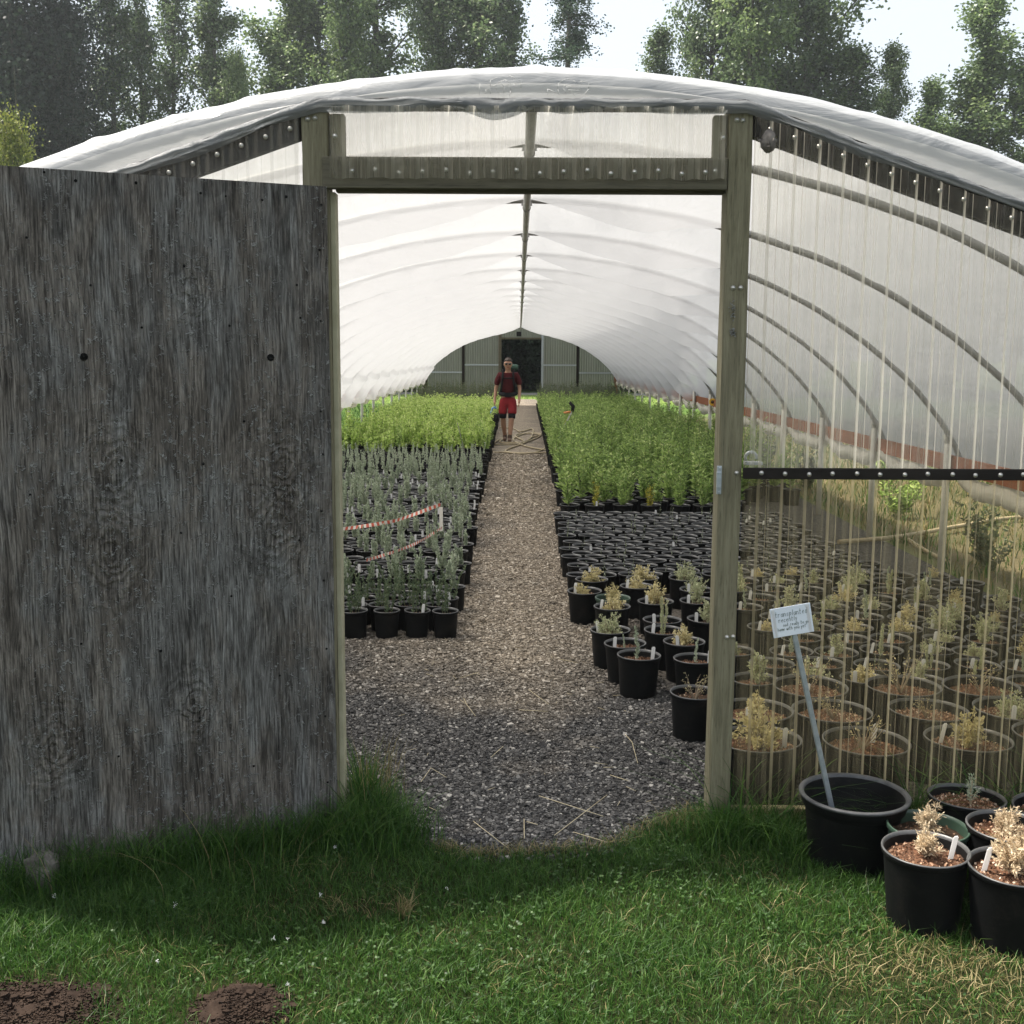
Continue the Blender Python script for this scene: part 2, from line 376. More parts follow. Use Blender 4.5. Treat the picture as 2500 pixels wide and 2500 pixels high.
M['sage'] = leafy('sage_leaves', [(0, (.30, .34, .20)), (.5, (.50, .52, .32)), (1, (.68, .66, .45))], .35, .6)
M['sagey'] = leafy('yellow_sage_leaves', [(0, (.40, .35, .17)), (.5, (.62, .55, .30)), (1, (.78, .70, .45))], .35, .6)
M['dry'] = leafy('dried_pale_leaves', [(0, (.36, .27, .17)), (.5, (.60, .48, .32)), (1, (.80, .68, .50))], .3, .6)
M['twig'] = simple('dry_twig', (.16, .12, .08), (.30, .24, .17), 40, .9)
M['stem'] = simple('green_stem', (.08, .10, .04), (.14, .15, .07), 30, .8)
TREE = [(0, (.045, .072, .034)), (.45, (.090, .138, .058)), (.8, (.155, .22, .095)), (1, (.32, .36, .21))]
M['poplar'] = leafy('poplar_leaves', TREE, .45, .42, .35, (.11, .14, .04), .5, .5)
M['poplar2'] = leafy('pale_poplar_leaves', [(0, (.065, .105, .045)), (.45, (.14, .205, .080)), (.8, (.24, .31, .12)), (1, (.40, .43, .24))], .4, .45, .3, (.16, .18, .05), .5, .5)
M['darktree'] = leafy('dark_tree_leaves', [(0, (.008, .016, .011)), (.6, (.018, .032, .020)), (1, (.042, .064, .038))], .2, .55)
M['larch'] = leafy('larch_needles', [(0, (.022, .045, .028)), (.6, (.045, .08, .045)), (1, (.085, .125, .07))], .3, .6)
M['bushy'] = leafy('yellow_bush_leaves', [(0, (.07, .10, .02)), (.5, (.16, .19, .035)), (1, (.34, .33, .10))], .4, .5)
# person
M['skin'] = simple('skin', (.36, .20, .135), (.42, .24, .165), 20, .55, .3)
M['maroon'] = simple('maroon_cloth', (.055, .010, .013), (.085, .016, .018), 14, .85, .1)
M['redcloth'] = simple('red_cloth', (.20, .018, .024), (.28, .028, .034), 10, .8, .1)
M['blackcloth'] = simple('black_cloth', (.010, .010, .012), (.02, .02, .022), 10, .85, .1)
M['hair'] = simple('brown_hair', (.02, .012, .008), (.05, .03, .02), 40, .6)
M['lens'] = simple('dark_lens', (.01, .008, .008), (.015, .012, .012), 5, .1, .6)
M['shoe'] = simple('brown_boot', (.05, .028, .018), (.09, .05, .032), 20, .7)
M['packgreen'] = simple('green_pack_roll', (.03, .075, .055), (.06, .12, .09), 20, .7)
M['blue'] = simple('blue_plastic', (.10, .24, .50), (.16, .34, .62), 10, .4)
M['orange'] = simple('orange_plastic', (.45, .16, .04), (.55, .22, .06), 10, .5)


# ------------------------------------------------------------------ mesh tools
class MB:
    def __init__(s): s.v = []; s.n = 0; s.loops = []; s.sizes = []; s.m = []; s.sm = []
    def add(s, V, F, mat=0, smooth=False):
        """F: (k,c) int array, or a list of index lists"""
        V = np.asarray(V, float).reshape(-1, 3)
        if isinstance(F, np.ndarray):
            s.loops.append((F + s.n).ravel()); s.sizes.append(np.full(len(F), F.shape[1])); k = len(F)
        else:
            s.loops.append(np.array([i + s.n for f in F for i in f], int)); s.sizes.append(np.array([len(f) for f in F], int)); k = len(F)
        s.m.append(np.broadcast_to(np.asarray(mat), (k,)).copy()); s.sm.append(np.full(k, smooth))
        s.v.append(V); s.n += len(V)
        return s
    def mesh(s, name, mats):
        me = bpy.data.meshes.new(name)
        V = np.concatenate(s.v); L = np.concatenate(s.loops); S = np.concatenate(s.sizes)
        me.vertices.add(len(V)); me.vertices.foreach_set('co', V.astype(np.float32).ravel())
        me.loops.add(len(L)); me.loops.foreach_set('vertex_index', L.astype(np.int32))
        me.polygons.add(len(S))
        st = np.concatenate([[0], np.cumsum(S)[:-1]])
        me.polygons.foreach_set('loop_start', st.astype(np.int32))
        me.polygons.foreach_set('material_index', np.concatenate(s.m).astype(np.int32))
        me.polygons.foreach_set('use_smooth', np.concatenate(s.sm))
        for m in mats: me.materials.append(m)
        me.update(calc_edges=True)
        return me
    def build(s, name, mats, parent=None, bevel=0):
        if not isinstance(mats, (list, tuple)): mats = [mats]
        o = bpy.data.objects.new(name, s.mesh(name, mats)); COL.objects.link(o)
        if parent is not None: o.parent = parent
        if bevel:
            b = o.modifiers.new('edge', 'BEVEL'); b.width = bevel; b.segments = 2; b.limit_method = 'ANGLE'
        return o
    # shapes
    def box(s, a, b, mat=0, M4=None):
        x0, y0, z0 = a; x1, y1, z1 = b
        V = np.array([[x, y, z] for z in (z0, z1) for y in (y0, y1) for x in (x0, x1)], float)
        if M4 is not None: V = V @ np.array(M4.to_3x3()).T + np.array(M4.translation)
        return s.add(V, np.array([[0, 2, 3, 1], [4, 5, 7, 6], [0, 1, 5, 4], [2, 6, 7, 3], [0, 4, 6, 2], [1, 3, 7, 5]]), mat)
    def tube(s, P, r, n=8, mat=0, caps=True, smooth=True, close=False):
        P = np.asarray(P, float); k = len(P)
        r = np.broadcast_to(np.asarray(r, float), (k,))
        T = np.gradient(P, axis=0) if k > 2 else np.repeat((P[1] - P[0])[None], k, 0)
        T /= np.linalg.norm(T, axis=1)[:, None] + 1e-12
        up = np.array([0, 0, 1.]) if abs(T[0][2]) < .9 else np.array([1., 0, 0])
        rings = []
        u = up
        for i in range(k):
            u = u - T[i] * (u @ T[i]); u /= np.linalg.norm(u) + 1e-12
            w = np.cross(T[i], u)
            a = np.linspace(0, 2 * np.pi, n, endpoint=False)
            rings.append(P[i] + r[i] * (np.cos(a)[:, None] * u + np.sin(a)[:, None] * w))
        V = np.concatenate(rings)
        i = np.arange(k - 1)[:, None] * n; j = np.arange(n)[None]; j2 = (j + 1) % n
        F = np.stack([i + j, i + j2, i + n + j2, i + n + j], -1).reshape(-1, 4)
        s.add(V, F, mat, smooth)
        if caps:
            s.loops.append(np.arange(n)[::-1] + s.n - len(V)); s.sizes.append(np.array([n])); s.m.append(np.array([mat])); s.sm.append(np.array([False]))
            s.loops.append(np.arange(n) + s.n - n); s.sizes.append(np.array([n])); s.m.append(np.array([mat])); s.sm.append(np.array([False]))
        return s
    def lathe(s, prof, n=24, c=(0, 0, 0), mat=0, smooth=True, wob=0):
        prof = np.asarray(prof, float); k = len(prof)
        a = np.linspace(0, 2 * np.pi, n, endpoint=False)
        rr = 1 + wob * np.sin(a * 2 + 1)
        V = np.stack([prof[:, 0:1] * (np.cos(a) * rr)[None], prof[:, 0:1] * (np.sin(a) / rr)[None], np.repeat(prof[:, 1:2], n, 1)], -1).reshape(-1, 3) + np.array(c)
        i = np.arange(k - 1)[:, None] * n; j = np.arange(n)[None]; j2 = (j + 1) % n
        F = np.stack([i + j, i + j2, i + n + j2, i + n + j], -1).reshape(-1, 4)
        return s.add(V, F, mat, smooth)
    def disc(s, c, r, n=16, mat=0, normal='z', jitter=0):
        a = np.linspace(0, 2 * np.pi, n, endpoint=False)
        rr = r * (1 + jitter * rng.uniform(-1, 1, n))
        if normal == 'z': V = np.stack([np.cos(a) * rr, np.sin(a) * rr, a * 0], -1)
        else: V = np.stack([np.cos(a) * rr, a * 0, np.sin(a) * rr], -1)
        return s.add(V + np.array(c), np.arange(n)[None, :] if normal == 'z' else np.arange(n)[None, ::-1], mat)
    def grid(s, G, mat=0, smooth=True):
        a, b = G.shape[:2]
        i = np.arange(a - 1)[:, None] * b; j = np.arange(b - 1)[None]
        F = np.stack([i + j, i + j + 1, i + b + j + 1, i + b + j], -1).reshape(-1, 4)
        return s.add(G.reshape(-1, 3), F, mat, smooth)
    def leaves(s, P, D, L, W, mat=0, rand=1.0, up=None):
        """rhombic leaf faces: base points P, directions D, length L, width W"""
        n = len(P); D = D / (np.linalg.norm(D, axis=1)[:, None] + 1e-9)
        q = rng.normal(size=(n, 3)) * rand
        if up is not None: q = q + np.array(up)
        S = np.cross(D, q); S /= np.linalg.norm(S, axis=1)[:, None] + 1e-9
        L = np.broadcast_to(L, (n,))[:, None]; W = np.broadcast_to(W, (n,))[:, None]
        mid = P + D * L * .5
        V = np.stack([P, mid + S * W * .5, P + D * L, mid - S * W * .5], 1).reshape(-1, 3)
        F = np.arange(4 * n).reshape(-1, 4)
        return s.add(V, F, mat)

def tag(o, label=None, cat=None, group=None, kind=None):
    if label: o['label'] = label
    if cat: o['category'] = cat
    if group: o['group'] = group
    if kind: o['kind'] = kind
    return o

def empty(name, loc=(0, 0, 0), rz=0, parent=None):
    o = bpy.data.objects.new(name, None); COL.objects.link(o)
    o.location = loc; o.rotation_euler = (0, 0, rz); o.empty_display_size = .1
    if parent: o.parent = parent
    return o

def copy_tree(o, parent=None):
    c = o.copy(); COL.objects.link(c)
    if parent is not None: c.parent = parent
    for ch in KIDS.get(o.name, []):
        copy_tree(ch, c)
    return c
KIDS = {}

def unit(n):
    v = rng.normal(size=(n, 3)); return v / np.linalg.norm(v, axis=1)[:, None]

def skinned(name, pts, edges, mat, parent=None, sub=2, smooth=True):
    me = bpy.data.meshes.new(name)
    me.from_pydata([p[:3] for p in pts], edges, [])
    o = bpy.data.objects.new(name, me); COL.objects.link(o)
    me.materials.append(mat)
    sk = o.modifiers.new('skin', 'SKIN'); sk.use_smooth_shade = smooth
    if not me.skin_vertices: me.skin_vertices.new()
    for i, p in enumerate(pts):
        r = p[3] if isinstance(p[3], tuple) else (p[3], p[3])
        me.skin_vertices[0].data[i].radius = r
        me.skin_vertices[0].data[i].use_root = (i == 0)
    sb = o.modifiers.new('smooth', 'SUBSURF'); sb.levels = sub; sb.render_levels = sub
    if parent: o.parent = parent
    return o

# ------------------------------------------------------------------ setting
ARCH = np.array([(0, 2.665), (.4, 2.645), (.9, 2.575), (1.35, 2.465), (1.8, 2.315), (2.2, 2.12), (2.6, 1.86), (2.95, 1.57), (3.22, 1.26), (3.38, 1.0), (3.44, .80)])
_d = np.concatenate([[0], np.cumsum(np.linalg.norm(np.diff(ARCH, axis=0), axis=1))])
def arch(s):
    """s in -1..1 -> x, z, outward normal of the hoop line"""
    s = np.asarray(s, float); t = np.abs(s) * _d[-1]
    # smooth interpolation
    def f(t):
        t = np.clip(t, 0, _d[-1])
        return np.interp(t, _d, ARCH[:, 0]), np.interp(t, _d, ARCH[:, 1])
    xs = zs = 0
    ks = np.linspace(-.22, .22, 9); w = np.exp(-(ks / .12) ** 2); w /= w.sum()
    for k, ww in zip(ks, w):
        tt = t + k
        x, z = f(np.abs(tt)); x = np.where(tt < 0, -x, x)
        end = tt > _d[-1]
        dx, dz = (ARCH[-1] - ARCH[-2]) / (_d[-1] - _d[-2])
        x = np.where(end, ARCH[-1, 0] + dx * (tt - _d[-1]), x); z = np.where(end, ARCH[-1, 1] + dz * (tt - _d[-1]), z)
        xs = xs + ww * x; zs = zs + ww * z
    return xs * np.sign(s + 1e-12), zs
def arch_n(s):
    e = 1e-3
    x0, z0 = arch(np.asarray(s) - e); x1, z1 = arch(np.asarray(s) + e)
    tx, tz = x1 - x0, z1 - z0; l = np.hypot(tx, tz) + 1e-12
    return -tz / l, tx / l
HOOPS = [4.12, 5.07] + [6.9 + 1.83 * i for i in range(18)]
YEND = 39.3

def B(x):
    """top line of the end wall boards"""
    ax = abs(x)
    return 2.585 - max(0, ax - .72) * .345 if ax < 2.1 else 2.109 - (ax - 2.1) * .80

g = MB(); g.add([(-250, -60, 0), (250, -60, 0), (250, 400, 0), (-250, 400, 0)], np.array([[0, 1, 2, 3]]))
tag(g.build('ground', M['lawn']), kind='structure')

EDGE = [(-.72, 4.3), (-.6, 4.15), (-.46, 4.0), (-.33, 3.84), (-.23, 3.77), (-.12, 3.76), (.01, 3.79), (.16, 3.80), (.28, 3.83), (.36, 3.9), (.47, 4.02), (.6, 4.09), (.71, 4.22)]
ex = np.array([e[0] for e in EDGE]); ey = np.array([e[1] for e in EDGE])
P = [(-3.46, 4.3)] + EDGE + [(3.46, 4.3), (3.46, YEND), (.72, YEND), (.6, 44.5), (-.6, 44.5), (-.7, YEND), (-3.46, YEND)]
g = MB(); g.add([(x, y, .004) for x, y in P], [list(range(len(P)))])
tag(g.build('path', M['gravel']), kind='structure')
g = MB(); g.add([(-80, 49.0, .006), (80, 48.0, .006), (80, 51.6, .006), (-80, 52.4, .006)], np.array([[0, 1, 2, 3]]))
tag(g.build('road', M['road']), kind='structure')

# crushed stone lying on the floor near the door
def stones(name, n, xr, yr, size):
    x = rng.uniform(*xr, n); y = rng.uniform(*yr, n)
    keep = (y > np.interp(x, ex, ey, left=4.3, right=4.3) + .0) | ((rng.random(n) < .25) & (y > np.interp(x, ex, ey, left=4.3, right=4.3) - .07))
    x, y = x[keep], y[keep]; n = len(x)
    cube = np.array([[i, j, k] for k in (-1, 1) for j in (-1, 1) for i in (-1, 1)], float)
    F0 = np.array([[0, 2, 3, 1], [4, 5, 7, 6], [0, 1, 5, 4], [2, 6, 7, 3], [0, 4, 6, 2], [1, 3, 7, 5]])
    V = cube[None] * rng.uniform(.55, 1.15, (n, 8, 3)) * np.array([1, .75, .5])
    a = rng.uniform(0, 6.28, n); b = rng.normal(0, .5, n); cz, sz, cx, sx = np.cos(a), np.sin(a), np.cos(b), np.sin(b)
    Rm = np.zeros((n, 3, 3)); Rm[:, 0, 0] = cz; Rm[:, 0, 1] = -sz * cx; Rm[:, 0, 2] = sz * sx
    Rm[:, 1, 0] = sz; Rm[:, 1, 1] = cz * cx; Rm[:, 1, 2] = -cz * sx; Rm[:, 2, 1] = sx; Rm[:, 2, 2] = cx
    s = size * rng.lognormal(0, .35, n)
    V = np.einsum('nij,nkj->nki', Rm, V) * s[:, None, None]
    V += np.stack([x, y, .004 + s * rng.uniform(.1, .6, n)], -1)[:, None]
    F = (F0[None] + np.arange(n)[:, None, None] * 8).reshape(-1, 4)
    return V.reshape(-1, 3), F
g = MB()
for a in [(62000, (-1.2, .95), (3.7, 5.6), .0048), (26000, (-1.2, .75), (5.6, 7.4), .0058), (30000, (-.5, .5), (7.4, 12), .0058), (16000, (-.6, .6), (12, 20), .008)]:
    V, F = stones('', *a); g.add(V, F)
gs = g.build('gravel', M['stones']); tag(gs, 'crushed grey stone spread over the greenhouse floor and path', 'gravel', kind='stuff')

# ------------------------------------------------------------------ greenhouse
GH = empty('greenhouse', (0, 4, 0))
tag(GH, 'long arched greenhouse of milky plastic film on hoops with open plywood door', 'greenhouse')
def part(mb, name, mat, bevel=0, parent=None):
    o = mb.build(name, mat, parent or GH, bevel)
    if parent is None: o.matrix_parent_inverse = Matrix.Translation((0, -4, 0))
    return o

# hoops, each with its two legs as one bent pipe
SS = np.linspace(-1, 1, 61)
hx, hz = arch(SS)
for i, y in enumerate(HOOPS):
    g = MB()
    up_ = .022 if i == 0 else 0
    pts = [(a, y - up_ * 2, b + up_) for a, b in zip(hx, hz)]
    if i == 0: pts = [(hx[0] - .01, y, 0.0)] + pts + [(hx[-1] + .01, y, 0.0)]
    g.tube(pts, .033 if i == 0 else .021, 10 if i == 0 else 8)
    part(g, 'hoop', M['hoop'] if i else M['hoop0'])
g = MB(); g.tube([(.0, y, 2.665 - .05) for y in np.linspace(4.05, YEND, 12)], .021, 10); part(g, 'ridge_pipe', M['pipe'])
for y in HOOPS[1:]:
    g = MB(); g.tube([(0, y - .03, 2.615), (0, y + .03, 2.615)], .025, 8)
    g.box((-.032, y - .012, 2.628), (.032, y + .012, 2.652)); part(g, 'pipe_clamp', M['hoop'])
# stout legs and hip boards along both sides
for sx in (-1, 1):
    g = MB(); g.box((sx * 3.33, 4.1, .86), (sx * 3.36, YEND - .05, .985)) if sx > 0 else g.box((-3.36, 4.1, .86), (-3.33, YEND - .05, .985))
    part(g, 'hip_board', M['hip'])
    for y in HOOPS[1:]:
        g = MB(); g.tube([(sx * 3.295, y + .03, 0), (sx * 3.295, y + .03, 1.08)], .030, 8)
        g.tube([(sx * 3.295, y + .03, 1.065), (sx * 3.27, y + .03, 1.15)], .018, 6)
        part(g, 'side_leg', M['leg'])
    # rolled curtain sagging between the legs
    ys = np.arange(4.2, YEND, .06)
    d = np.abs(((ys - 5.07) / 1.83) % 1 - .5) * 2
    zz = .865 - .085 * (1 - d ** 2) - .02 * np.sin(ys * 7); rr = .045 + .03 * (1 - d ** 2) + .008 * np.sin(ys * 23)
    g = MB(); g.tube(np.stack([sx * 3.37 + 0 * ys, ys, zz - .02], -1), rr, 10)
    part(g, 'rolled_curtain', M['curtain'])

# inner film: rests on the hoops and swells inward between them
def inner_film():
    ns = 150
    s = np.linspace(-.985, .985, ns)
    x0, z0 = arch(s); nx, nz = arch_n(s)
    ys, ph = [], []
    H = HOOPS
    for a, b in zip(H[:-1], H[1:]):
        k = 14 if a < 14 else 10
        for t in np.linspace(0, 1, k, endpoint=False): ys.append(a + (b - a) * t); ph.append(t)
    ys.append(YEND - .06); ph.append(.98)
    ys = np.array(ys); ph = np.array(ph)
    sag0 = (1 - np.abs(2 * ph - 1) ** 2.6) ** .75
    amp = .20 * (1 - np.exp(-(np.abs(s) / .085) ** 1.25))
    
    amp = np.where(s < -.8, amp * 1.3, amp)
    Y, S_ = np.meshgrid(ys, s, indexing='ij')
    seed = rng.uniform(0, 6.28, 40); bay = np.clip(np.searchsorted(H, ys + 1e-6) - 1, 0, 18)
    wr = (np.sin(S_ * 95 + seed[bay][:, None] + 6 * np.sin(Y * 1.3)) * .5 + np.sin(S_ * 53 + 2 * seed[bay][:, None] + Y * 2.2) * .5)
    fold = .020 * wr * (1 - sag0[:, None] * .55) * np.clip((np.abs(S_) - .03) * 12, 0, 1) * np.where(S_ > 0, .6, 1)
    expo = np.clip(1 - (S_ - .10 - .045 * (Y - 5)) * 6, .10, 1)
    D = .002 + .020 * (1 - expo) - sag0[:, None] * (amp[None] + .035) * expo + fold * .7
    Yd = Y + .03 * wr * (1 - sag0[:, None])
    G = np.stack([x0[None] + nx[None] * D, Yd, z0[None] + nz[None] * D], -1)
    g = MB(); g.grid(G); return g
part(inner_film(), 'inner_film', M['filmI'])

def roof_film():
    ns = 521
    s = np.linspace(-1.0, 1.0, ns)
    x0, z0 = arch(s); nx, nz = arch_n(s)
    rows = []; skirt = []
    bz = np.array([B(x) + .012 for x in x0])
    # skirt from end wall boards up and over the first hoop
    w = lambda k, p: np.sin(s * k + p)
    crease = .004 * w(60, 0) * w(17, 1) + .003 * w(31, 2)
    fold1 = lambda k, p: np.exp(-((np.mod(s * k + p + .15 * w(23, p), 1) - .5) / .09) ** 2)
    cr2 = .0022 * w(70, 1) * w(13, 2) + .0015 * w(37, .5) + .002 * w(9, 0)
    bz = np.minimum(bz, z0 - .02)
    for t, yy, off in ((0, 3.968, 0), (.35, 3.958, 0), (.75, 3.955, 0), (1, 3.962, .0)):
        crease = .004 * w(60, 0) * w(17, 1) - .006 * fold1(13, .25 * t) * (s < .1) - .004 * fold1(9, .3 - .2 * t)
        px = x0; pz = bz * (1 - t) + (z0 - .005) * t
        skirt.append(np.stack([px, yy + crease * .35 * (.3 + t), pz + 0 * s], -1))
    rows.append(skirt[-1])
    for yy, off in ((3.970, .022), (3.985, .040), (4.012, .056), (4.05, .068), (4.12, .076), (4.25, .080), (4.5, .082), (4.8, .075)):
        q5 = .006 * fold1(13, .25 + (yy - 3.97) * 2.2) * (s < .1) + .004 * fold1(9, .1 - (yy - 3.97) * 2)
        cr2 = .0022 * w(70, 1) * w(13, 2) + .002 * w(9, 0) + q5
        rows.append(np.stack([x0 + nx * (off + cr2), np.full(ns, yy) + crease * .5 * (4.6 - yy if yy < 4.6 else 0), z0 + nz * (off + cr2)], -1))
    for a, b in zip(HOOPS[1:-1], HOOPS[2:]):
        for t in (0, .25, .5, .75):
            off = .055 + .055 * math.sin(math.pi * t)
            rows.append(np.stack([x0 + nx * off, np.full(ns, a + (b - a) * t), z0 + nz * off], -1))
    rows.append(np.stack([x0 + nx * .055, np.full(ns, YEND), z0 + nz * .055], -1))
    g = MB(); g.grid(np.array(rows)); g2 = MB(); g2.grid(np.array(skirt)); return g, g2
_a, _b = roof_film()
part(_a, 'roof_film', M['filmA']); part(_b, 'film_skirt', M['filmS'])

# crumpled edge of the film gathered along the boards
def film_edge():
    xs = np.linspace(-3.3, 3.3, 520)
    g = MB()
    for layer, (y0, am, drop, ph) in enumerate(((3.942, .007, .018, 0), (3.936, .005, .006, 2.1))):
        b = np.array([B(x) for x in xs])
        q_ = xs * 6.3 + ph + 1.3 * np.sin(xs * 2.3 + ph) + .6 * np.sin(xs * 5.9)
        sc = np.abs(np.sin(q_))
        low = b - .006 - drop * (.4 + 1.0 * sc) - .010 * np.exp(-((xs + .12) / .09) ** 2) * 2.2
        top = b + .017 + .004 * np.sin(xs * 31 + ph)
        rows = []
        for t in np.linspace(0, 1, 9):
            z = low * (1 - t) + top * t
            y = y0 + am * np.sin(q_ * 2 + 3.5 * t * np.sin(xs * 3.1)) * math.sin(math.pi * (.15 + .7 * t)) + .003 * np.sin(xs * 47 + 6 * np.sin(xs * 5) + 4 * t) + .022 * (t - .5) ** 2 - .010 * math.sin(math.pi * t)
            rows.append(np.stack([xs, y, z], -1))
        g.grid(np.array(rows))
    return g
part(film_edge(), 'film_edge', M['filmE'])
g = MB()   # dark locking channel under the film edge
for sgn in (-1, 1):
    pts = [(sgn * x, 3.953, B(x) + .010) for x in (0, .72, 1.4, 2.1, 2.7, 3.3)]
    for a, b in zip(pts[:-1], pts[1:]): g.tube([a, b], .009, 6)
part(g, 'locking_channel', M['hole'])
# printed outlines on the film
PR = [[(-.115, 2.671), (-.141, 2.661), (-.141, 2.64), (-.119, 2.646), (-.12, 2.627), (-.111, 2.617), (-.096, 2.619), (-.094, 2.64), (-.103, 2.648), (-.078, 2.646), (-.073, 2.627), (-.076, 2.61)],
      [(-.114, 2.652), (-.093, 2.663), (-.074, 2.651)], [(-.077, 2.676), (-.038, 2.658), (-.038, 2.637), (-.066, 2.649)],
      [(-.177, 2.612), (-.176, 2.651)], [(-.156, 2.616), (-.156, 2.631), (-.141, 2.632), (-.141, 2.616)], [(.052, 2.615), (.052, 2.633), (.09, 2.617)],
      [(.091, 2.613), (.086, 2.632), (.089, 2.652), (.103, 2.662), (.12, 2.666), (.138, 2.661), (.148, 2.649)],
      [(.116, 2.643), (.158, 2.64), (.158, 2.628), (.118, 2.631), (.116, 2.643)], [(.13, 2.628), (.143, 2.612)], [(.108, 2.647), (.105, 2.635), (.116, 2.616)],
      [(.168, 2.648), (.162, 2.659), (.189, 2.655), (.189, 2.633), (.171, 2.612)]]
for side in (-1, 1):
    g = MB()
    for pl in PR:
        for a, b in zip(pl[:-1], pl[1:]):
            if pl[0][0] * side > 0: g.tube([(a[0], 3.944, a[1]), (b[0], 3.944, b[1])], .0007, 4)
    part(g, 'printed_mark', M['print'])

# end wall, front
def beam_obj(name, a, b, mat, bev=.004): g = MB(); g.box(a, b); return part(g, name, mat, bev)
def post_mesh(x0, x1, y0, y1, z0, z1):
    g = MB(); n = 14; zs = np.linspace(z0, z1, n)
    rows = []
    for z in zs:
        j = lambda: rng.normal(0, .0012)
        c = [(x0 + .004, y0), (x1 - .004, y0), (x1, y0 + .004), (x1, y1), (x0, y1), (x0, y0 + .004)]
        rows.append([(x + j(), y + j(), z) for x, y in c] )
    G = np.array(rows); G = np.concatenate([G, G[:, :1]], 1); g.grid(G[:, :, :], 0, False)
    g.add(G[-1, :6], [list(range(6))]); return g
part(post_mesh(.666, .748, 3.958, 4.05, 0, 2.575), 'door_post', M['post'])
part(post_mesh(-.782, -.694, 3.958, 4.045, 0, 2.565), 'door_post', M['post'])
beam_obj('door_jamb', (-.694, 3.99, 0), (-.676, 4.05, 2.30), M['pale_wood'], .002)
beam_obj('door_header', (-.712, 3.945, 2.307), (.664, 3.985, 2.412), M['board'])
beam_obj('header_batten', (-.674, 3.987, 2.300), (.664, 4.03, 2.33), M['board'])
beam_obj('stud', (-.690, 3.987, 2.414), (-.641, 4.03, 2.56), M['post'])
beam_obj('stud', (.620, 3.987, 2.414), (.662, 4.03, 2.56), M['post'])
beam_obj('top_beam', (-.690, 3.975, 2.575), (.662, 4.03, 2.61), M['rake'])
def rake(sgn):
    g = MB(); q = [.752 if sgn > 0 else .784, 2.1, 3.36]
    for a, b in zip(q[:-1], q[1:]):
        for (ya, yb) in ((3.985, 4.025),):
            V = [(sgn * a, ya, B(a) - .085), (sgn * b, ya, B(b) - .085), (sgn * b, ya, B(b)), (sgn * a, ya, B(a)),
                 (sgn * a, yb, B(a) - .085), (sgn * b, yb, B(b) - .085), (sgn * b, yb, B(b)), (sgn * a, yb, B(a))]
            F = [[0, 1, 2, 3], [7, 6, 5, 4], [0, 4, 5, 1], [3, 2, 6, 7], [0, 3, 7, 4], [1, 5, 6, 2]]
            if sgn < 0: F = [f[::-1] for f in F]
            g.add(V, F)
    return g
part(rake(1), 'rake_board', M['rake']); part(rake(-1), 'rake_board', M['rake'])
g = MB(); g.box((.75, 3.940, 1.320), (3.36, 3.953, 1.360)); part(g, 'mid_rail', M['rake'], .004)
g = MB(); g.box((-3.36, 3.985, 1.322), (-.784, 4.02, 1.362)); part(g, 'mid_rail', M['rake'], .004)
g = MB(); g.box((.75, 3.985, 0), (3.36, 4.02, .09)); part(g, 'base_board', M['pale_wood'], .004)
g = MB(); g.box((-3.36, 3.985, 0), (-.784, 4.02, .09)); part(g, 'base_board', M['pale_wood'], .004)

PER = .0835
def corr(x):
    """height of the ribs of the corrugated sheet"""
    t = ((x - .73) / PER + .5) % 1
    if t < .06: return 0
    if t < .24: return (t - .06) / .18
    if t < .38: return 1
    if t < .56: return (.56 - t) / .18
    return .22 if .72 < t < .82 else 0
def corrugated(x0, x1, zb, zt, y=3.972, flip=1, yoff=.017, step=None):
    xs = []
    k0 = math.floor((x0 - .73) / PER - .5); k = k0
    while True:
        base = .73 + (k - .5) * PER
        for t in (0, .06, .24, .38, .56, .68, .73, .81, .86):
            x = base + t * PER
            if x0 <= x <= x1: xs.append(x)
        k += 1
        if base > x1: break
    xs = [x0] + xs + [x1]
    rows = []
    for t in np.linspace(0, 1, 7):
        rows.append([(x, y - yoff * corr(x) * flip + .0012 * math.sin(t * 9 + x * 3), zb(x) * (1 - t) + zt(x) * t) for x in xs])
    g = MB(); g.grid(np.array(rows), 0, False); return g
J = lambda x: .004 * math.sin(x * 71) + .003 * math.sin(x * 33)
part(corrugated(.755, 3.36, lambda x: 1.334 + J(x), lambda x: B(x) - .012), 'corrugated_panel', M['polyu'])
part(corrugated(.758, 3.36, lambda x: .03, lambda x: 1.345 + J(x), 3.979), 'corrugated_panel', M['poly'])
part(corrugated(-3.36, -.79, lambda x: 1.334 + J(x), lambda x: B(x) - .012), 'corrugated_panel', M['polyw'])
part(corrugated(-3.36, -.79, lambda x: .03, lambda x: 1.345 + J(x), 3.979), 'corrugated_panel', M['poly'])
part(corrugated(-.684, .656, lambda x: 2.338 + J(x) * .5, lambda x: 2.574, 3.935), 'transom_panel', M['polyt'])
# screws with their washers
r = .0062
g = MB(); g.lathe([(0, 0), (r * 1.35, 0.0), (r * 1.35, .0015), (r * .85, .003), (r * .8, .0055), (0.0001, .0065)], 10)
V = g.v[-1]; V[:] = np.stack([V[:, 0], -V[:, 2], V[:, 1]], -1)
SCREW = g.mesh('screw', [M['screw']])
def screw(x, y, z):
    if abs(x) > 2.1: return
    o = bpy.data.objects.new('screw', SCREW); COL.objects.link(o); o.parent = GH; o.location = (x, y - 4, z)
for i in range(17):
    screw(-.609 + i * .0797 if i < 16 else .62, 3.932, 2.362 + .006 * math.sin(i * 2.1))
for i in range(30): screw(.730 + i * PER + .002 * math.sin(i * 3), 3.939 if i else 3.955, 1.340 + .002 * math.sin(i * 1.7))
for i in range(30):
    x = .807 + i * PER
    if x < 3.3: screw(x, 3.965, B(x) - .045 + .002 * math.sin(i))
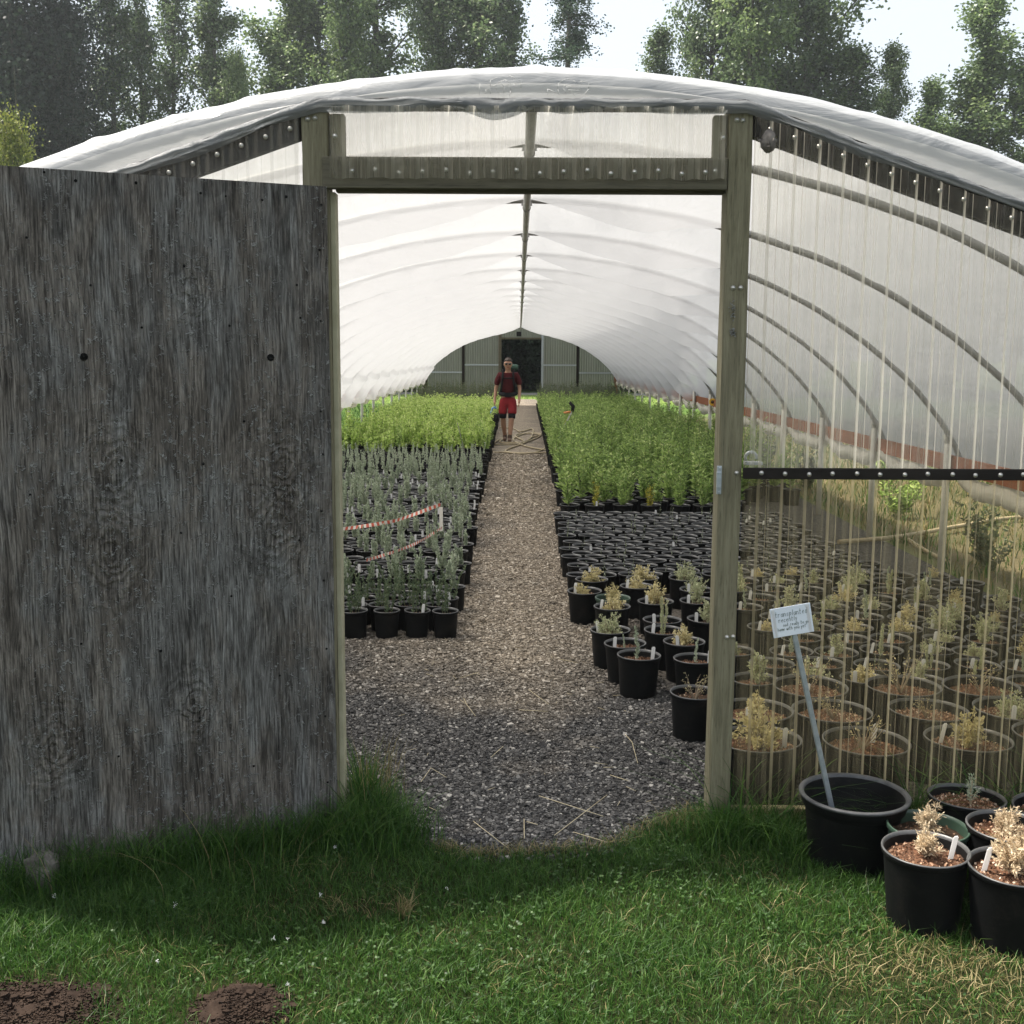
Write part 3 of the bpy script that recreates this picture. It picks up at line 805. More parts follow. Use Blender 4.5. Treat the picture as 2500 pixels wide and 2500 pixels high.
for i in range(30):
    x = -.822 - i * PER
    if x > -3.3: screw(x, 3.965, B(x) - .045 + .002 * math.sin(i))
for x, z in [(.697, 1.981), (.723, 1.981), (.715, .746), (.737, .748), (.692, 2.538), (.712, 2.536), (-.76, 2.535), (-.735, 2.538), (-.664, 2.475), (.641, 2.475)]: screw(x, 3.957 if abs(x) > .67 else 3.93, z)
# latch keeper on the right post
g = MB(); g.box((.660, 3.945, 1.265), (.676, 3.958, 1.365)); g.box((.657, 3.930, 1.29), (.673, 3.947, 1.345)); g.tube([(.668, 3.944, 1.357), (.668, 3.939, 1.357)], .004, 8); g.tube([(.668, 3.944, 1.273), (.668, 3.939, 1.273)], .004, 8)
part(g, 'latch_plate', M['galv'], .002)
g = MB(); a = np.linspace(-.3, 3.6, 14)
g.tube([(.80 + .020 * math.cos(t), 4.06, 1.385 + .020 * math.sin(t)) for t in a], .006, 6); g.box((.775, 4.02, 1.362), (.835, 4.07, 1.372)); part(g, 'pipe_strap', M['galv'])
g = MB()   # lichen patches on the post
for cx, cz, w, h in ((.697, 1.905, .010, .035), (.700, 1.83, .008, .014)):
    n = 70; P_ = np.stack([rng.normal(cx, w * .5, n), np.full(n, 3.955), rng.normal(cz, h * .55, n)], -1)
    D_ = unit(n); D_[:, 1] = -abs(D_[:, 1]); g.leaves(P_, D_, .006, .005)
part(g, 'lichen', M['lichen'])

# the plywood door standing open, swung towards the viewer
DR = empty('door', (0, 0, 0), 0, GH)
DM = Matrix.Translation((-.697, -.055, 0)) @ Matrix.Rotation(math.atan2(-.42, -.95), 4, 'Z')
DR.matrix_local = DM
W_, H0, H1 = 1.40, .03, 2.312
g = MB()   # local x runs from hinge to outer edge; +y side faces the viewer
nx_, nz_ = 40, 60
G = np.array([[(x, .0, z) for x in np.linspace(0, W_, nx_)] for z in np.linspace(H0, H1, nz_)])
G[:, 0, 0] += rng.normal(0, .0006, nz_)
Gb = G.copy(); Gb[:, :, 1] = -.018
g.grid(G, 0, False); g.grid(Gb[:, ::-1], 0, False)
for a_, b_ in ((G[-1], Gb[-1]), (Gb[0], G[0]), (G[:, 0], Gb[:, 0]), (Gb[:, -1], G[:, -1])): g.grid(np.stack([a_, b_]), 0, False)
holes = []
def hp(px_, py_):  # measured over the face of the door: fractions of its height down, width from hinge
    return px_, py_
for x, z, r in [(.205, 1.735, .0125), (.80, 1.735, .0125), (.02, 2.25, .004), (.03, 2.10, .004), (.03, 1.86, .004), (.035, 1.55, .004), (.03, 1.40, .004), (.04, 1.20, .004), (.035, .95, .004), (.03, .7, .004), (.04, .45, .004), (.035, .2, .004),
                (.14, 2.27, .005), (.22, 2.255, .004), (.34, 2.26, .0035), (.42, 2.265, .0045), (.62, 2.285, .005), (.80, 2.28, .005), (.89, 2.30, .004), (1.02, 2.28, .004), (1.12, 2.29, .0035), (1.2, 2.27, .004),
                (.11, 1.98, .004), (.10, 1.87, .004), (.34, 1.84, .004), (.62, 1.83, .004), (.48, 2.03, .005), (.77, 1.96, .004), (.95, 2.1, .004), (.30, 1.52, .0045), (.44, 1.38, .005), (.70, 1.4, .005), (.25, 1.3, .004), (.98, 1.3, .004), (.52, 1.15, .004),
                (.12, 1.1, .004), (.36, .92, .004), (.6, .75, .005), (.85, .8, .004), (.2, .62, .004), (.48, .5, .004), (.75, .4, .004), (.3, .3, .004), (1.1, 1.0, .004), (1.2, 1.6, .005)]:
    g.lathe([(r, 0), (r * .8, .001), (0.0001, .0012)], 10, (0, 0, 0), 1)
    V = g.v[-1]; V[:] = np.stack([V[:, 0] + x, .0021 + V[:, 2], V[:, 1] + z], -1)
o = part(g, 'plywood_panel', [M['ply'], M['hole']], 0, DR)
def dbox(name, a, b, m, bev=.003): g = MB(); g.box(a, b); return part(g, name, m, bev, DR)
dbox('door_frame', (.001, -.058, H0 + .01), (.085, -.0185, H1 - .01), M['rake'])
dbox('door_frame', (W_ - .09, -.058, H0 + .01), (W_ - .002, -.0185, H1 - .01), M['board'])
dbox('door_frame', (.087, -.058, H1 - .10), (W_ - .092, -.0185, H1 - .012), M['board'])
dbox('door_frame', (.087, -.058, 1.1), (W_ - .092, -.0185, 1.19), M['board'])
dbox('door_frame', (.087, -.058, .06), (W_ - .092, -.0185, .15), M['board'])
for z in (2.05, 1.15, .25):
    g = MB(); g.box((-.012, -.062, z), (.006, -.045, z + .09)); g.tube([(-.010, -.045, z - .003), (-.010, -.045, z + .093)], .005, 8); part(g, 'hinge', M['galv'], 0, DR)

# far end wall
def lo(s): return s
xs_in = np.linspace(-3.38, 3.38, 60)
def zarch(x):
    s = np.linspace(0, 1, 300); ax, az = arch(s); return float(np.interp(abs(x), ax, az)) - .03
FY = YEND
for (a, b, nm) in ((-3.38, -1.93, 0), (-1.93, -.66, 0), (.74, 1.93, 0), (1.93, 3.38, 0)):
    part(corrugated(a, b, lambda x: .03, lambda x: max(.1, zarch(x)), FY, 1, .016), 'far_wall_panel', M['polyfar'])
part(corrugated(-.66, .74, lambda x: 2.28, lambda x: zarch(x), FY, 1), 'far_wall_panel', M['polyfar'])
def fbox(nm, a, b, m='board'): g = MB(); g.box(a, b); part(g, nm, M[m])
fbox('far_stud', (-.76, FY - .10, 0), (-.66, FY - .02, 2.60)); fbox('far_stud', (.72, FY - .10, 0), (.79, FY - .02, 2.60), 'galv')
fbox('far_stud', (-2.02, FY - .10, 0), (-1.93, FY - .02, 2.18), 'rake'); fbox('far_stud', (1.93, FY - .10, 0), (2.02, FY - .02, 2.18), 'rake')
fbox('far_stud', (-3.36, FY - .10, 0), (-3.24, FY - .02, 1.1), 'rake'); fbox('far_stud', (3.24, FY - .10, 0), (3.36, FY - .02, 1.1), 'hip')
fbox('far_header', (-.66, FY - .10, 2.26), (.72, FY - .02, 2.32)); fbox('far_rail', (.79, FY - .08, 1.36), (1.93, FY - .03, 1.41), 'galv'); fbox('far_rail', (-1.93, FY - .08, 1.36), (-.76, FY - .03, 1.41), 'galv')
fbox('far_rail', (2.02, FY - .08, 1.10), (3.24, FY - .03, 1.15), 'galv'); fbox('far_rail', (-3.24, FY - .08, 1.10), (-2.02, FY - .03, 1.15), 'galv')
g = MB(); g.box((-.14, FY - .32, 2.36), (.02, FY - .12, 2.52)); g.tube([(-.06, FY - .33, 2.44), (-.06, FY - .35, 2.44)], .06, 12); part(g, 'vent_box', M['blackcloth'])

# small things fixed on or near the greenhouse front
nest = MB(); n = 500
a = rng.uniform(0, 6.28, n)
nest.lathe([(.002, .040), (.012, .036), (.022, .022), (.026, .004), (.024, -.014), (.015, -.028), (.004, -.036)], 14)
V = nest.v[-1]; V += rng.normal(0, .0018, V.shape)
nest.leaves(unit(90) * .023, unit(90), .014, .012)
o = nest.build('wasp_nest', M['nest']); o.location = (.796, 3.935, 2.462)
tag(o, 'small grey papery wasp nest under the sloping board right of the door post', 'nest')
g = MB()
for i in range(14):
    t = i / 14 * 6.283; g.leaves(np.array([[.02 * math.cos(t), 0, .02 * math.sin(t)]]), np.array([[math.cos(t), 0, math.sin(t)]]), .055, .03, 0, .1, (0, 1, 0))
g.v = [v for v in g.v]
o = g.build('sunflower', M['yellow']); o.location = (3.31, 19.6, .95); o.rotation_euler = (0, 0, R(-20))
g2 = MB(); g2.lathe([(.03, 0), (.026, .012), (.0005, .016)], 12); V = g2.v[-1]; V[:] = np.stack([V[:, 0], -V[:, 2], V[:, 1]], -1)
g2.build('flower_disc', M['brown'], o)
tag(o, 'yellow sunflower head against the red brown side board inside the greenhouse', 'sunflower')

# ------------------------------------------------------------------ pots and plants
def pot_mesh(Rr, h, mat, rim_mat, n=26, lip=.006):
    g = MB()
    rb = Rr * .80
    g.lathe([(0.001, 0.006), (rb * .9, .006), (rb, 0.0), (rb + .001, .004), (Rr - lip * 1.3, h - .022), (Rr - lip * 1.2, h - .020), (Rr - lip * .3, h - .018), (Rr, h - .012), (Rr, h - .0035)], n, mat=0)
    g.lathe([(Rr, h - .0035), (Rr, h - .002), (Rr - .002, h), (Rr - .006, h - .0005), (Rr - .009, h - .012)], n, mat=1)
    g.lathe([(Rr - .009, h - .012), (Rr - .014, h * .75), (Rr * .82, h * .25), (0.001, h * .22)], n, mat=0)
    return g.mesh('pot', [mat, rim_mat])
def soil_mesh(r, mat, n=14, amp=.006):
    g = MB(); rr = np.linspace(0, 1, 6); a = np.linspace(0, 6.2832, n + 1)
    G = np.array([[(r * q * math.cos(t), r * q * math.sin(t), amp * (1 - q) + rng.normal(0, amp * .35)) for t in a[:-1]] for q in rr])
    G = np.concatenate([G, G[:, :1]], 1); g.grid(G)
    k = int((500 if mat.name.startswith('bark') else 130) * r / .1); q = r * .95 * np.sqrt(rng.random(k)); t = rng.uniform(0, 6.28, k)
    P_ = np.stack([q * np.cos(t), q * np.sin(t), np.full(k, amp * .6)], -1)
    g.leaves(P_, unit(k) + np.array([0, 0, .35]), .010, .008, 1)
    return g.mesh('soil', [mat, M['chips']])
def tag_mesh():
    g = MB(); g.box((-.0095, -.0010, -.03), (.0095, .0010, .066)); g.box((-.006, -.0010, .0662), (.006, .0010, .0705))
    M4 = np.array(Matrix.Rotation(R(14), 3, 'X')); g.v = [v @ M4.T for v in g.v]
    return g.mesh('plant_tag', [M['tag']])

def wand_plant(h, n_stem, leaf, wid, per, mats, spread=.03, lean=.12, tuft=False, ang=.8, up=.9):
    """upright leafy shoots"""
    g = MB()
    for k in range(n_stem):
        a = rng.uniform(0, 6.28); l = rng.uniform(0, lean); hh = h * rng.uniform(.6, 1.0) if k else h
        t = np.linspace(0, 1, 7)
        b = np.array([spread * math.cos(a) * rng.random(), spread * math.sin(a) * rng.random(), 0])
        P_ = b + np.stack([np.cos(a) * l * hh * t ** 1.5, np.sin(a) * l * hh * t ** 1.5, hh * t], -1)
        P_[:, :2] += rng.normal(0, .004, (7, 2)) * t[:, None]
        g.tube(P_, np.linspace(.0022, .0009, 7) * (h / .25) ** .5, 4, 1, False)
        m = int(per * hh / h)
        tt = rng.uniform(.08, 1, m) ** .9
        Q = np.stack([np.interp(tt, t, P_[:, i]) for i in range(3)], -1)
        D = unit(m) * ang; D[:, 2] = np.abs(D[:, 2]) * .5 + up * .7
        g.leaves(Q, D, leaf * rng.uniform(.6, 1.2, m) * (1.15 - .5 * tt), wid * (1.1 - .4 * tt))
    return g.mesh('foliage', mats)
def clump_plant(h, w, n_br, leaf, wid, per, mats, seed_up=.5, z0=.0):
    """branching rounded clump of short leafy twigs"""
    g = MB()
    for k in range(n_br):
        d = unit(1)[0]; d[2] = abs(d[2]) * .9 + seed_up; d /= np.linalg.norm(d)
        e = np.array([d[0] * w, d[1] * w, d[2] * h]) * rng.uniform(.65, 1.05)
        t = np.linspace(0, 1, 5)
        P_ = e * t[:, None]; P_[:, 2] += .15 * h * t * (1 - t); P_ += rng.normal(0, .004, P_.shape) * t[:, None]
        g.tube(P_, np.linspace(.0022, .0008, 5), 4, 1, False)
        m = per; tt = rng.uniform(.35, 1.03, m)
        Q = np.stack([np.interp(tt, t, P_[:, i]) for i in range(3)], -1) + rng.normal(0, .004, (m, 3))
        D = unit(m) + d * .9
        g.leaves(Q, D, leaf * rng.uniform(.6, 1.2, m), wid)
    return g.mesh('foliage', mats)
def bush_plant(h, w, leaf, wid, n_stem, per, mats):
    """tall leafy nursery plant"""
    g = MB()
    for k in range(n_stem):
        a = rng.uniform(0, 6.28); r_ = w * math.sqrt(rng.random()); hh = h * rng.uniform(.5, 1.08)
        t = np.linspace(0, 1, 6)
        P_ = np.stack([math.cos(a) * r_ * t ** .8, math.sin(a) * r_ * t ** .8, hh * t], -1); P_[:, :2] += rng.normal(0, .008, (6, 2)) * t[:, None]
        g.tube(P_, np.linspace(.003, .001, 6), 3, 1, False)
        tt = rng.uniform(.1, 1, per)
        Q = np.stack([np.interp(tt, t, P_[:, i]) for i in range(3)], -1)
        D = unit(per); D[:, 2] = D[:, 2] * .5 + .55
        g.leaves(Q, D, leaf * rng.uniform(.6, 1.25, per) * (1.25 - .6 * tt), wid * (1.2 - .5 * tt))
    return g.mesh('foliage', mats)

POT1 = pot_mesh(.083, .172, M['black'], M['rim'], 22, .005)
POT2 = pot_mesh(.114, .215, M['black'], M['rim'], 26)
POT2G = pot_mesh(.114, .215, M['greenpot'], M['greenpot'], 26)
POT5 = pot_mesh(.166, .28, M['black'], M['rim'], 30, .007)
POTC = pot_mesh(.108, .19, M['black'], M['rim'], 18)
SOIL1 = soil_mesh(.073, M['soil'], 12); SOIL1e = soil_mesh(.07, M['soil'], 10)
SOIL2 = soil_mesh(.103, M['soil_o']); SOIL2d = soil_mesh(.103, M['soil']); SOIL5 = soil_mesh(.150, M['soil_o'], 18)
TAG = tag_mesh()

def mobj(name, me, parent, loc=(0, 0, 0), rz=0, sc=1):
    o = bpy.data.objects.new(name, me); COL.objects.link(o); o.parent = parent
    o.location = loc; o.rotation_euler = (0, 0, rz); o.scale = (sc, sc, sc) if not isinstance(sc, tuple) else sc
    return o
def potted(name, label, cat, group, loc, pot, soil, sz, fol=None, fs=1.0, tagrot=None, tl=.6, tiltx=0):
    r = empty(name, loc, 0); tag(r, label, cat, group)
    r.rotation_euler = (tiltx + random.gauss(0, .014), random.gauss(0, .014), random.uniform(0, 6.28))
    mobj('pot', pot, r)
    mobj('soil', soil, r, (0, 0, sz))
    if fol is not None: mobj('foliage', fol, r, (random.uniform(-.012, .012), random.uniform(-.012, .012), sz), random.uniform(0, 6.28), fs)
    if tagrot is not None:
        a = tagrot - r.rotation_euler.z
        mobj('plant_tag', TAG, r, (tl * math.cos(a), tl * math.sin(a), sz + .02), -r.rotation_euler.z + random.uniform(-.5, .5))
    return r
ORD = ['', 'first', 'second', 'third', 'fourth', 'fifth', 'sixth', 'seventh', 'eighth', 'ninth', 'tenth', 'eleventh', 'twelfth', 'thirteenth', 'fourteenth', 'fifteenth', 'sixteenth']

# A: silvery upright seedlings left of the path
SIL = [wand_plant(.17 + .045 * (i % 3), 4 + i % 2, .028, .0125, 140, [M['silver'], M['stem']], .018, .24 if i % 2 else .12) for i in range(6)]
SIL += [clump_plant(.17, .05, 10, .022, .007, 26, [M['silver'], M['stem']], 1.0) for i in range(2)]
ROS = [wand_plant(.25, 4, .026, .0085, 95, [M['rosem'], M['stem']], .04, .30) for i in range(3)]
seed = lambda: random.random()
rows = []
y = 6.83; k = 0
while y < 18.0:
    rows.append(y); y += .182 + (.16 if k % 5 == 4 else 0); k += 1
cand = []
for ri, y in enumerate(rows):
    edge = -.485 - .012 * (y - 6.8) + .03 * math.sin(ri * 1.7)
    lim = -(.160 * y + .12)
    if ri < 3: lim = -1.45
    ci = 0
    x = edge - (.09 if ri % 2 else 0)
    while x > max(lim, -3.2):
        cand.append((ri, ci, x, y)); x -= .183; ci += 1
countA = 0; restA = []
for ri, ci, x, y in cand:
    if countA >= 300: restA.append((x, y)); continue
    x += random.gauss(0, .010); y += random.gauss(0, .010)
    dark = ri < 4
    if ri < 4: fol = random.choice(ROS)
    elif (ri % 7 == 6): fol = SIL[6 + random.randrange(2)] if random.random() < .6 else None
    else: fol = random.choice(SIL[:6]) if random.random() < .58 else None
    kind = 'dark needle leaved seedling' if ri < 4 else 'silvery upright seedling'
    if fol is None: kind = 'black pot without a plant'
    if ri < 8 and ci < 12:
        lab = '%s, %s row from doorway, %s from path' % (kind, ORD[ri + 1], ORD[ci + 1])
        grp = 'small potted seedlings left of the path'
    elif fol is None: lab = 'bare black pot among the silvery seedlings deeper in the left bed'; grp = 'bare pots among the silvery seedlings'
    else: lab = 'silvery green seedling in small black pot further back in the left bed'; grp = 'silvery seedlings further back in the left bed'
    potted('potted_seedling', lab, 'potted plant', grp, (x, y, .004), POT1, SOIL1, .135, fol, random.uniform(.8, 1.15), random.uniform(-1.2, .4) if random.random() < .28 else None, .055)
    countA += 1

def realise(items, name, label, cat, pot, fols, soil_z, pm, fm):
    """one mesh that holds the many deep in a bed"""
    def arr(me):
        V = np.empty(len(me.vertices) * 3, np.float32); me.vertices.foreach_get('co', V)
        L = np.empty(len(me.loops), np.int32); me.loops.foreach_get('vertex_index', L)
        S = np.empty(len(me.polygons), np.int32); me.polygons.foreach_get('loop_total', S)
        Mi = np.empty(len(me.polygons), np.int32); me.polygons.foreach_get('material_index', Mi)
        return V.reshape(-1, 3), L, S, Mi
    pa = arr(pot); fa = [arr(f) for f in fols]
    g = MB()
    for x, y in items:
        for (V, L, S, Mi), off, z, s in ((pa, 0, .004, 1), (fa[random.randrange(len(fa))], 2, soil_z, random.uniform(.85, 1.12))):
            a = random.uniform(0, 6.28); c, s_ = math.cos(a), math.sin(a)
            W = V @ np.array([[c, s_, 0], [-s_, c, 0], [0, 0, 1]]) * s + np.array([x, y, z])
            g.v.append(W); g.loops.append(L + g.n); g.sizes.append(S); g.m.append(Mi + off); g.sm.append(np.zeros(len(S), bool)); g.n += len(W)
    o = g.build(name, pm + fm); tag(o, label, cat, kind='stuff'); return o
LOWPOT = (lambda g: (g.lathe([(.085, 0), (.104, .17), (.108, .18), (.108, .19), (.10, .185), (.095, .12), (.001, .12)], 10), g.mesh('pot', [M['black'], M['rim']]))[1])(MB())
SILlow = [wand_plant(.20, 2, .030, .012, 60, [M['silver'], M['stem']]) for i in range(3)]
if restA:
    realise(restA, 'silvery_seedlings', 'mass of silvery seedlings in small black pots at back of left bed', 'seedlings', LOWPOT, SILlow, .13, [M['black'], M['rim']], [M['silver'], M['stem']])

# B and C: leafy green plants
def full_mesh(fol, pot, fm, sz=.155):
    def grab(me):
        V = np.empty(len(me.vertices) * 3, np.float32); me.vertices.foreach_get('co', V)
        L = np.empty(len(me.loops), np.int32); me.loops.foreach_get('vertex_index', L)
        S = np.empty(len(me.polygons), np.int32); me.polygons.foreach_get('loop_total', S)
        Mi = np.empty(len(me.polygons), np.int32); me.polygons.foreach_get('material_index', Mi)
        return V.reshape(-1, 3), L, S, Mi
    g = MB()
    for (V, L, S, Mi), off, z in ((grab(pot), 0, 0), (grab(fol), 2, sz)):
        g.v.append(V + np.array([0, 0, z])); g.loops.append(L + g.n); g.sizes.append(S); g.m.append(Mi + off); g.sm.append(np.zeros(len(S), bool)); g.n += len(V)
    return g.mesh('potted_green_plant', [M['black'], M['rim']] + fm)
LIME = [bush_plant(.36 + .07 * i, .095, .052, .036, 7, 34, [M['lime'], M['stem']]) for i in range(4)]
GREEN = [bush_plant(.42 + .08 * i, .085, .070, .022, 6, 40, [M['green'], M['stem']]) for i in range(4)]
GREEN_N = [bush_plant(.32 + .07 * i, .075, .060, .017, 5, 46, [M['green'], M['stem']]) for i in range(3)]
YEL = [bush_plant(.30, .06, .036, .011, 6, 50, [M['yellowleaf'], M['stem']]) for i in range(1)]
DULL = [bush_plant(.50, .09, .045, .016, 7, 45, [M['dullgreen'], M['stem']]) for i in range(2)]
LIMEF = [full_mesh(f, LOWPOT, [M['lime'], M['stem']]) for f in LIME]
GREENF = [full_mesh(f, LOWPOT, [M['green'], M['stem']]) for f in GREEN]

c = []; y = 18.35; ri = 0
while y < 37.6:
    x = -.60 - .004 * (y - 18) - (.10 if ri % 2 else 0)
    ci = 0
    while x > max(-3.25, -(.165 * y + .1)):
        if random.random() > .06: c.append((x, y, ri, ci))
        x -= .265; ci += 1
    y += .285; ri += 1
for k, (x, y, ri, ci) in enumerate(c[:290]):
    o = bpy.data.objects.new('lime_green_shrub', LIMEF[random.randrange(4)] if random.random() < .93 else GREENF[0]); COL.objects.link(o)
    o.location = (x + random.gauss(0, .015), y + random.gauss(0, .015), .004); o.rotation_euler = (0, 0, random.uniform(0, 6.28))
    o.scale = (1, 1, random.uniform(.62, 1.25))
    if ri == 0 and ci < 12: tag(o, 'bushy lime green plant at front edge of left block, %s from the path' % ORD[ci + 1], 'potted plant', 'lime green plants in the left bed')
    else: tag(o, 'bushy lime green plant in black pot within the dense left block', 'potted plant', 'lime green plants in the left bed')
lowL = [bush_plant(.42, .12, .06, .034, 6, 26, [M['lime'], M['stem']]) for i in range(3)]
lowG = [bush_plant(.48, .12, .07, .032, 6, 28, [M['green'], M['stem']]) for i in range(3)]
lowD = [bush_plant(.72, .10, .05, .022, 7, 34, [M['dullgreen'], M['stem']]) for i in range(2)]
rest = [(x, y) for x, y, *_ in c[290:]]
realise([q for q in rest if q[1] < 34.0], 'lime_green_plants', 'mass of lime green potted plants at back of the left bed', 'potted plants', LOWPOT, lowL, .155, [M['black'], M['rim']], [M['lime'], M['stem']])
realise([q for q in rest if q[1] >= 34.0], 'dull_green_plants', 'duller tall plants massed before the far wall on the left', 'potted plants', LOWPOT, lowD, .155, [M['black'], M['rim']], [M['dullgreen'], M['stem']])

c = []; y = 11.75; ri = 0
while y < 37.6:
    x = .50 + .004 * (y - 11) + (.11 if ri % 2 else 0)
    ci = 0
    while x < 3.2 - (0 if y > 13 else .75):
        if random.random() > .06 or ri == 0: c.append((x, y, ri, ci))
        x += .285; ci += 1
    y += .30; ri += 1
nC = 295
for k, (x, y, ri, ci) in enumerate(c[:nC]):
    x += random.gauss(0, .015); y += random.gauss(0, .015)
    yel = (ri == 0 and ci in (1, 3))
    if y < 15:
        me = YEL[0] if yel else (random.choice(GREEN_N) if ri == 0 else random.choice(GREEN[:4]))
        if ri < 7 and ci < 13:
            lab = '%s plant in right block, %s row from its near edge, %s from the path' % ('yellowing' if yel else 'green', ORD[ri + 1], ORD[ci + 1])
        else: lab = 'leafy green plant in black pot among the dense right hand block'
        r = potted('potted_green_plant', lab, 'potted plant', 'leafy green plants in the right bed', (x, y, .004), POTC, SOIL1, .15, me, random.uniform(.85, 1.2), -1.4 if (ri == 0 and ci == 1) else None, .08)
    else:
        o = bpy.data.objects.new('potted_green_plant', random.choice(GREENF)); COL.objects.link(o)
        o.location = (x, y, .004); o.rotation_euler = (0, 0, random.uniform(0, 6.28)); o.scale = (1, 1, random.uniform(.75, 1.25))
        tag(o, 'leafy green plant in black pot deep inside the right hand block', 'potted plant', 'leafy green plants deep in the right bed')
rest = [(x, y) for x, y, *_ in c[nC:]]
realise([q for q in rest if q[1] < 33.5], 'green_plants', 'mass of leafy green potted plants at back of the right bed', 'potted plants', LOWPOT, lowG, .155, [M['black'], M['rim']], [M['green'], M['stem']])
realise([q for q in rest if q[1] >= 33.5], 'dull_green_plants', 'duller tall plants massed before the far wall on the right', 'potted plants', LOWPOT, lowD, .155, [M['black'], M['rim']], [M['dullgreen'], M['stem']])

# D: black pots with tiny sprouts
TINY = [wand_plant(.05 + .03 * i, 1 + (i % 2), .012, .006, 9, [M['silver'], M['stem']], .01) for i in range(4)]
y = 8.05; ri = 0; nD = 0
while y < 11.35 and nD < 298:
    x0 = .40 + (.09 if ri % 2 else 0) - .02 * ri / 17 * 0 + (.02 * math.sin(ri)); ci = 0
    x = x0
    while x < 2.55 + .05 * (11.3 - y):
        if random.random() > .02 and nD < 298:
            hasp = random.random() < .45
            kind = 'tiny sprout in black pot' if hasp else 'nearly empty black pot'
            if ri < 10 and ci < 14: lab = '%s, %s row of the bare pot block, %s from the path' % (kind, ORD[ri + 1], ORD[ci + 1])
            else: lab = kind + ' further back in the bare pot block right of the path'
            potted('seedling_pot', lab, 'plant pot', 'nearly bare black pots right of the path, sprouting' if hasp else 'nearly bare black pots right of the path', (x + random.gauss(0, .012), y + random.gauss(0, .012), .004), POT1, SOIL1e, .118,
                   random.choice(TINY) if hasp else None, random.uniform(.8, 1.5), random.uniform(-2.2, .2) if random.random() < .06 else None, .055, random.gauss(0, .025)); nD += 1
        x += .180; ci += 1
    y += .178; ri += 1

# E: sage plants in wider pots
SAGE = [clump_plant(.125, .070, 30, .013, .0065, 42, [M['sagey'], M['twig']], .12), clump_plant(.125, .080, 34, .013, .006, 42, [M['sage'], M['twig']], .12),
        clump_plant(.15, .050, 22, .014, .0065, 42, [M['sage'], M['twig']], .45), clump_plant(.13, .060, 26, .014, .0065, 42, [M['sagey'], M['twig']], .25)]
TALL = [wand_plant(.17, 3, .020, .009, 130, [M['sage'], M['twig']], .015, .15), wand_plant(.17, 1, .022, .010, 110, [M['silver'], M['twig']], .01, .05)]
TWIG = clump_plant(.20, .10, 12, .012, .004, 8, [M['sagey'], M['twig']], .5)
EP = [(.586, 5.664, 'a silvery upright sprig', TALL[1], 1.1, 0), (.872, 5.60, 'a short silvery sprig', TALL[1], .8, 0), (.545, 5.905, 'orange bark and a white tag', TALL[1], .5, -2.6), (.865, 5.95, 'a round yellow clump', SAGE[3], 1.0, -2.2),
      (.486, 6.20, 'a broad pale clump and tall sprig', SAGE[1], 1.15, 2.9), (.783, 6.20, 'a sprig between two white tags', TALL[0], .75, -2.8), (.807, 6.45, 'a tapering pale sprig', TALL[0], 1.0, -2.4), (1.062, 6.47, 'a leaning yellow sprig', SAGE[2], 1.0, -2.7),
      (.545, 6.80, 'a yellow green clump', SAGE[0], 1.05, -3.0), (.83, 6.95, 'a tall bushy yellow clump', SAGE[3], 1.25, -2.6), (1.099, 6.98, 'a narrow yellow sprig', SAGE[2], 1.0, -2.7), (.40, 7.26, 'a dead dark edge and one white tag', SAGE[0], .8, 2.6),
      (.760, 7.42, 'a creamy clump', SAGE[0], 1.0, -2.9), (1.142, 7.32, 'a full pale green clump', SAGE[1], 1.05, -2.6), (.47, 7.64, 'a fluffy pale tan clump', SAGE[0], 1.15, None), (.83, 7.70, 'a wide tan clump', SAGE[0], 1.2, None), (1.122, 7.72, 'a wide soft green clump', SAGE[1], 1.2, None)]
for i, (x, y, d, f, s, tr) in enumerate(EP):
    potted('potted_sage', 'black pot with %s, near the doorway' % d, 'potted plant', 'sage plants in black pots', (x, y, .004), POT2, SOIL2 if i in (0, 1, 2, 3) else SOIL2d, .172, f, s, tr, .07)
potted('potted_sage', 'green plastic pot with a pale yellow clump among the black sage pots', 'potted plant', 'sage plants in black pots', (.566, 7.05, .004), POT2G, SOIL2d, .172, SAGE[3], 1.0, None)
potted('potted_sage', 'black pot of bare thin twigs half hidden behind the right door post', 'potted plant', 'sage plants in black pots', (.775, 5.02, .004), POT2, SOIL2d, .172, TWIG, .9, None)
EB = [(.905, 4.20, 'a bushy yellow green clump', SAGE[0], 1.5, 0), (1.306, 4.19, 'dry golden tufts', TWIG, 1.1, 1), (1.715, 4.22, 'a bright golden tuft at its right', SAGE[3], 1.2, 2.5), (1.278, 4.56, 'dry reddish twigs', TWIG, 1.0, None), (1.687, 4.58, 'bare soil and one thin twig', TWIG, .7, None),
      (1.702, 4.93, 'a tall dry bush', TWIG, 1.4, None), (1.278, 4.92, 'a wiry pale bush', TWIG, 1.2, -2), (2.06, 4.94, 'dry stalks', TWIG, 1.0, None), (.955, 4.56, 'a low yellow tuft', SAGE[3], .9, -2), (2.08, 4.28, 'a low dry clump', SAGE[0], 1.0, None), (2.06, 4.61, 'a pale leaning clump', SAGE[1], 1.0, -2), (2.45, 4.30, 'a golden clump', SAGE[3], 1.3, None), (2.45, 4.7, 'a twiggy clump', TWIG, 1.1, None)]
for x, y, d, f, s, tr in EB:
    potted('potted_shrub', 'wide black pot with %s behind the clear wall' % d, 'potted plant', 'wide pots close behind the clear wall', (x, y, .004), POT5, SOIL5, .235, f, s, tr, .10)
ri = 0; y = 5.25
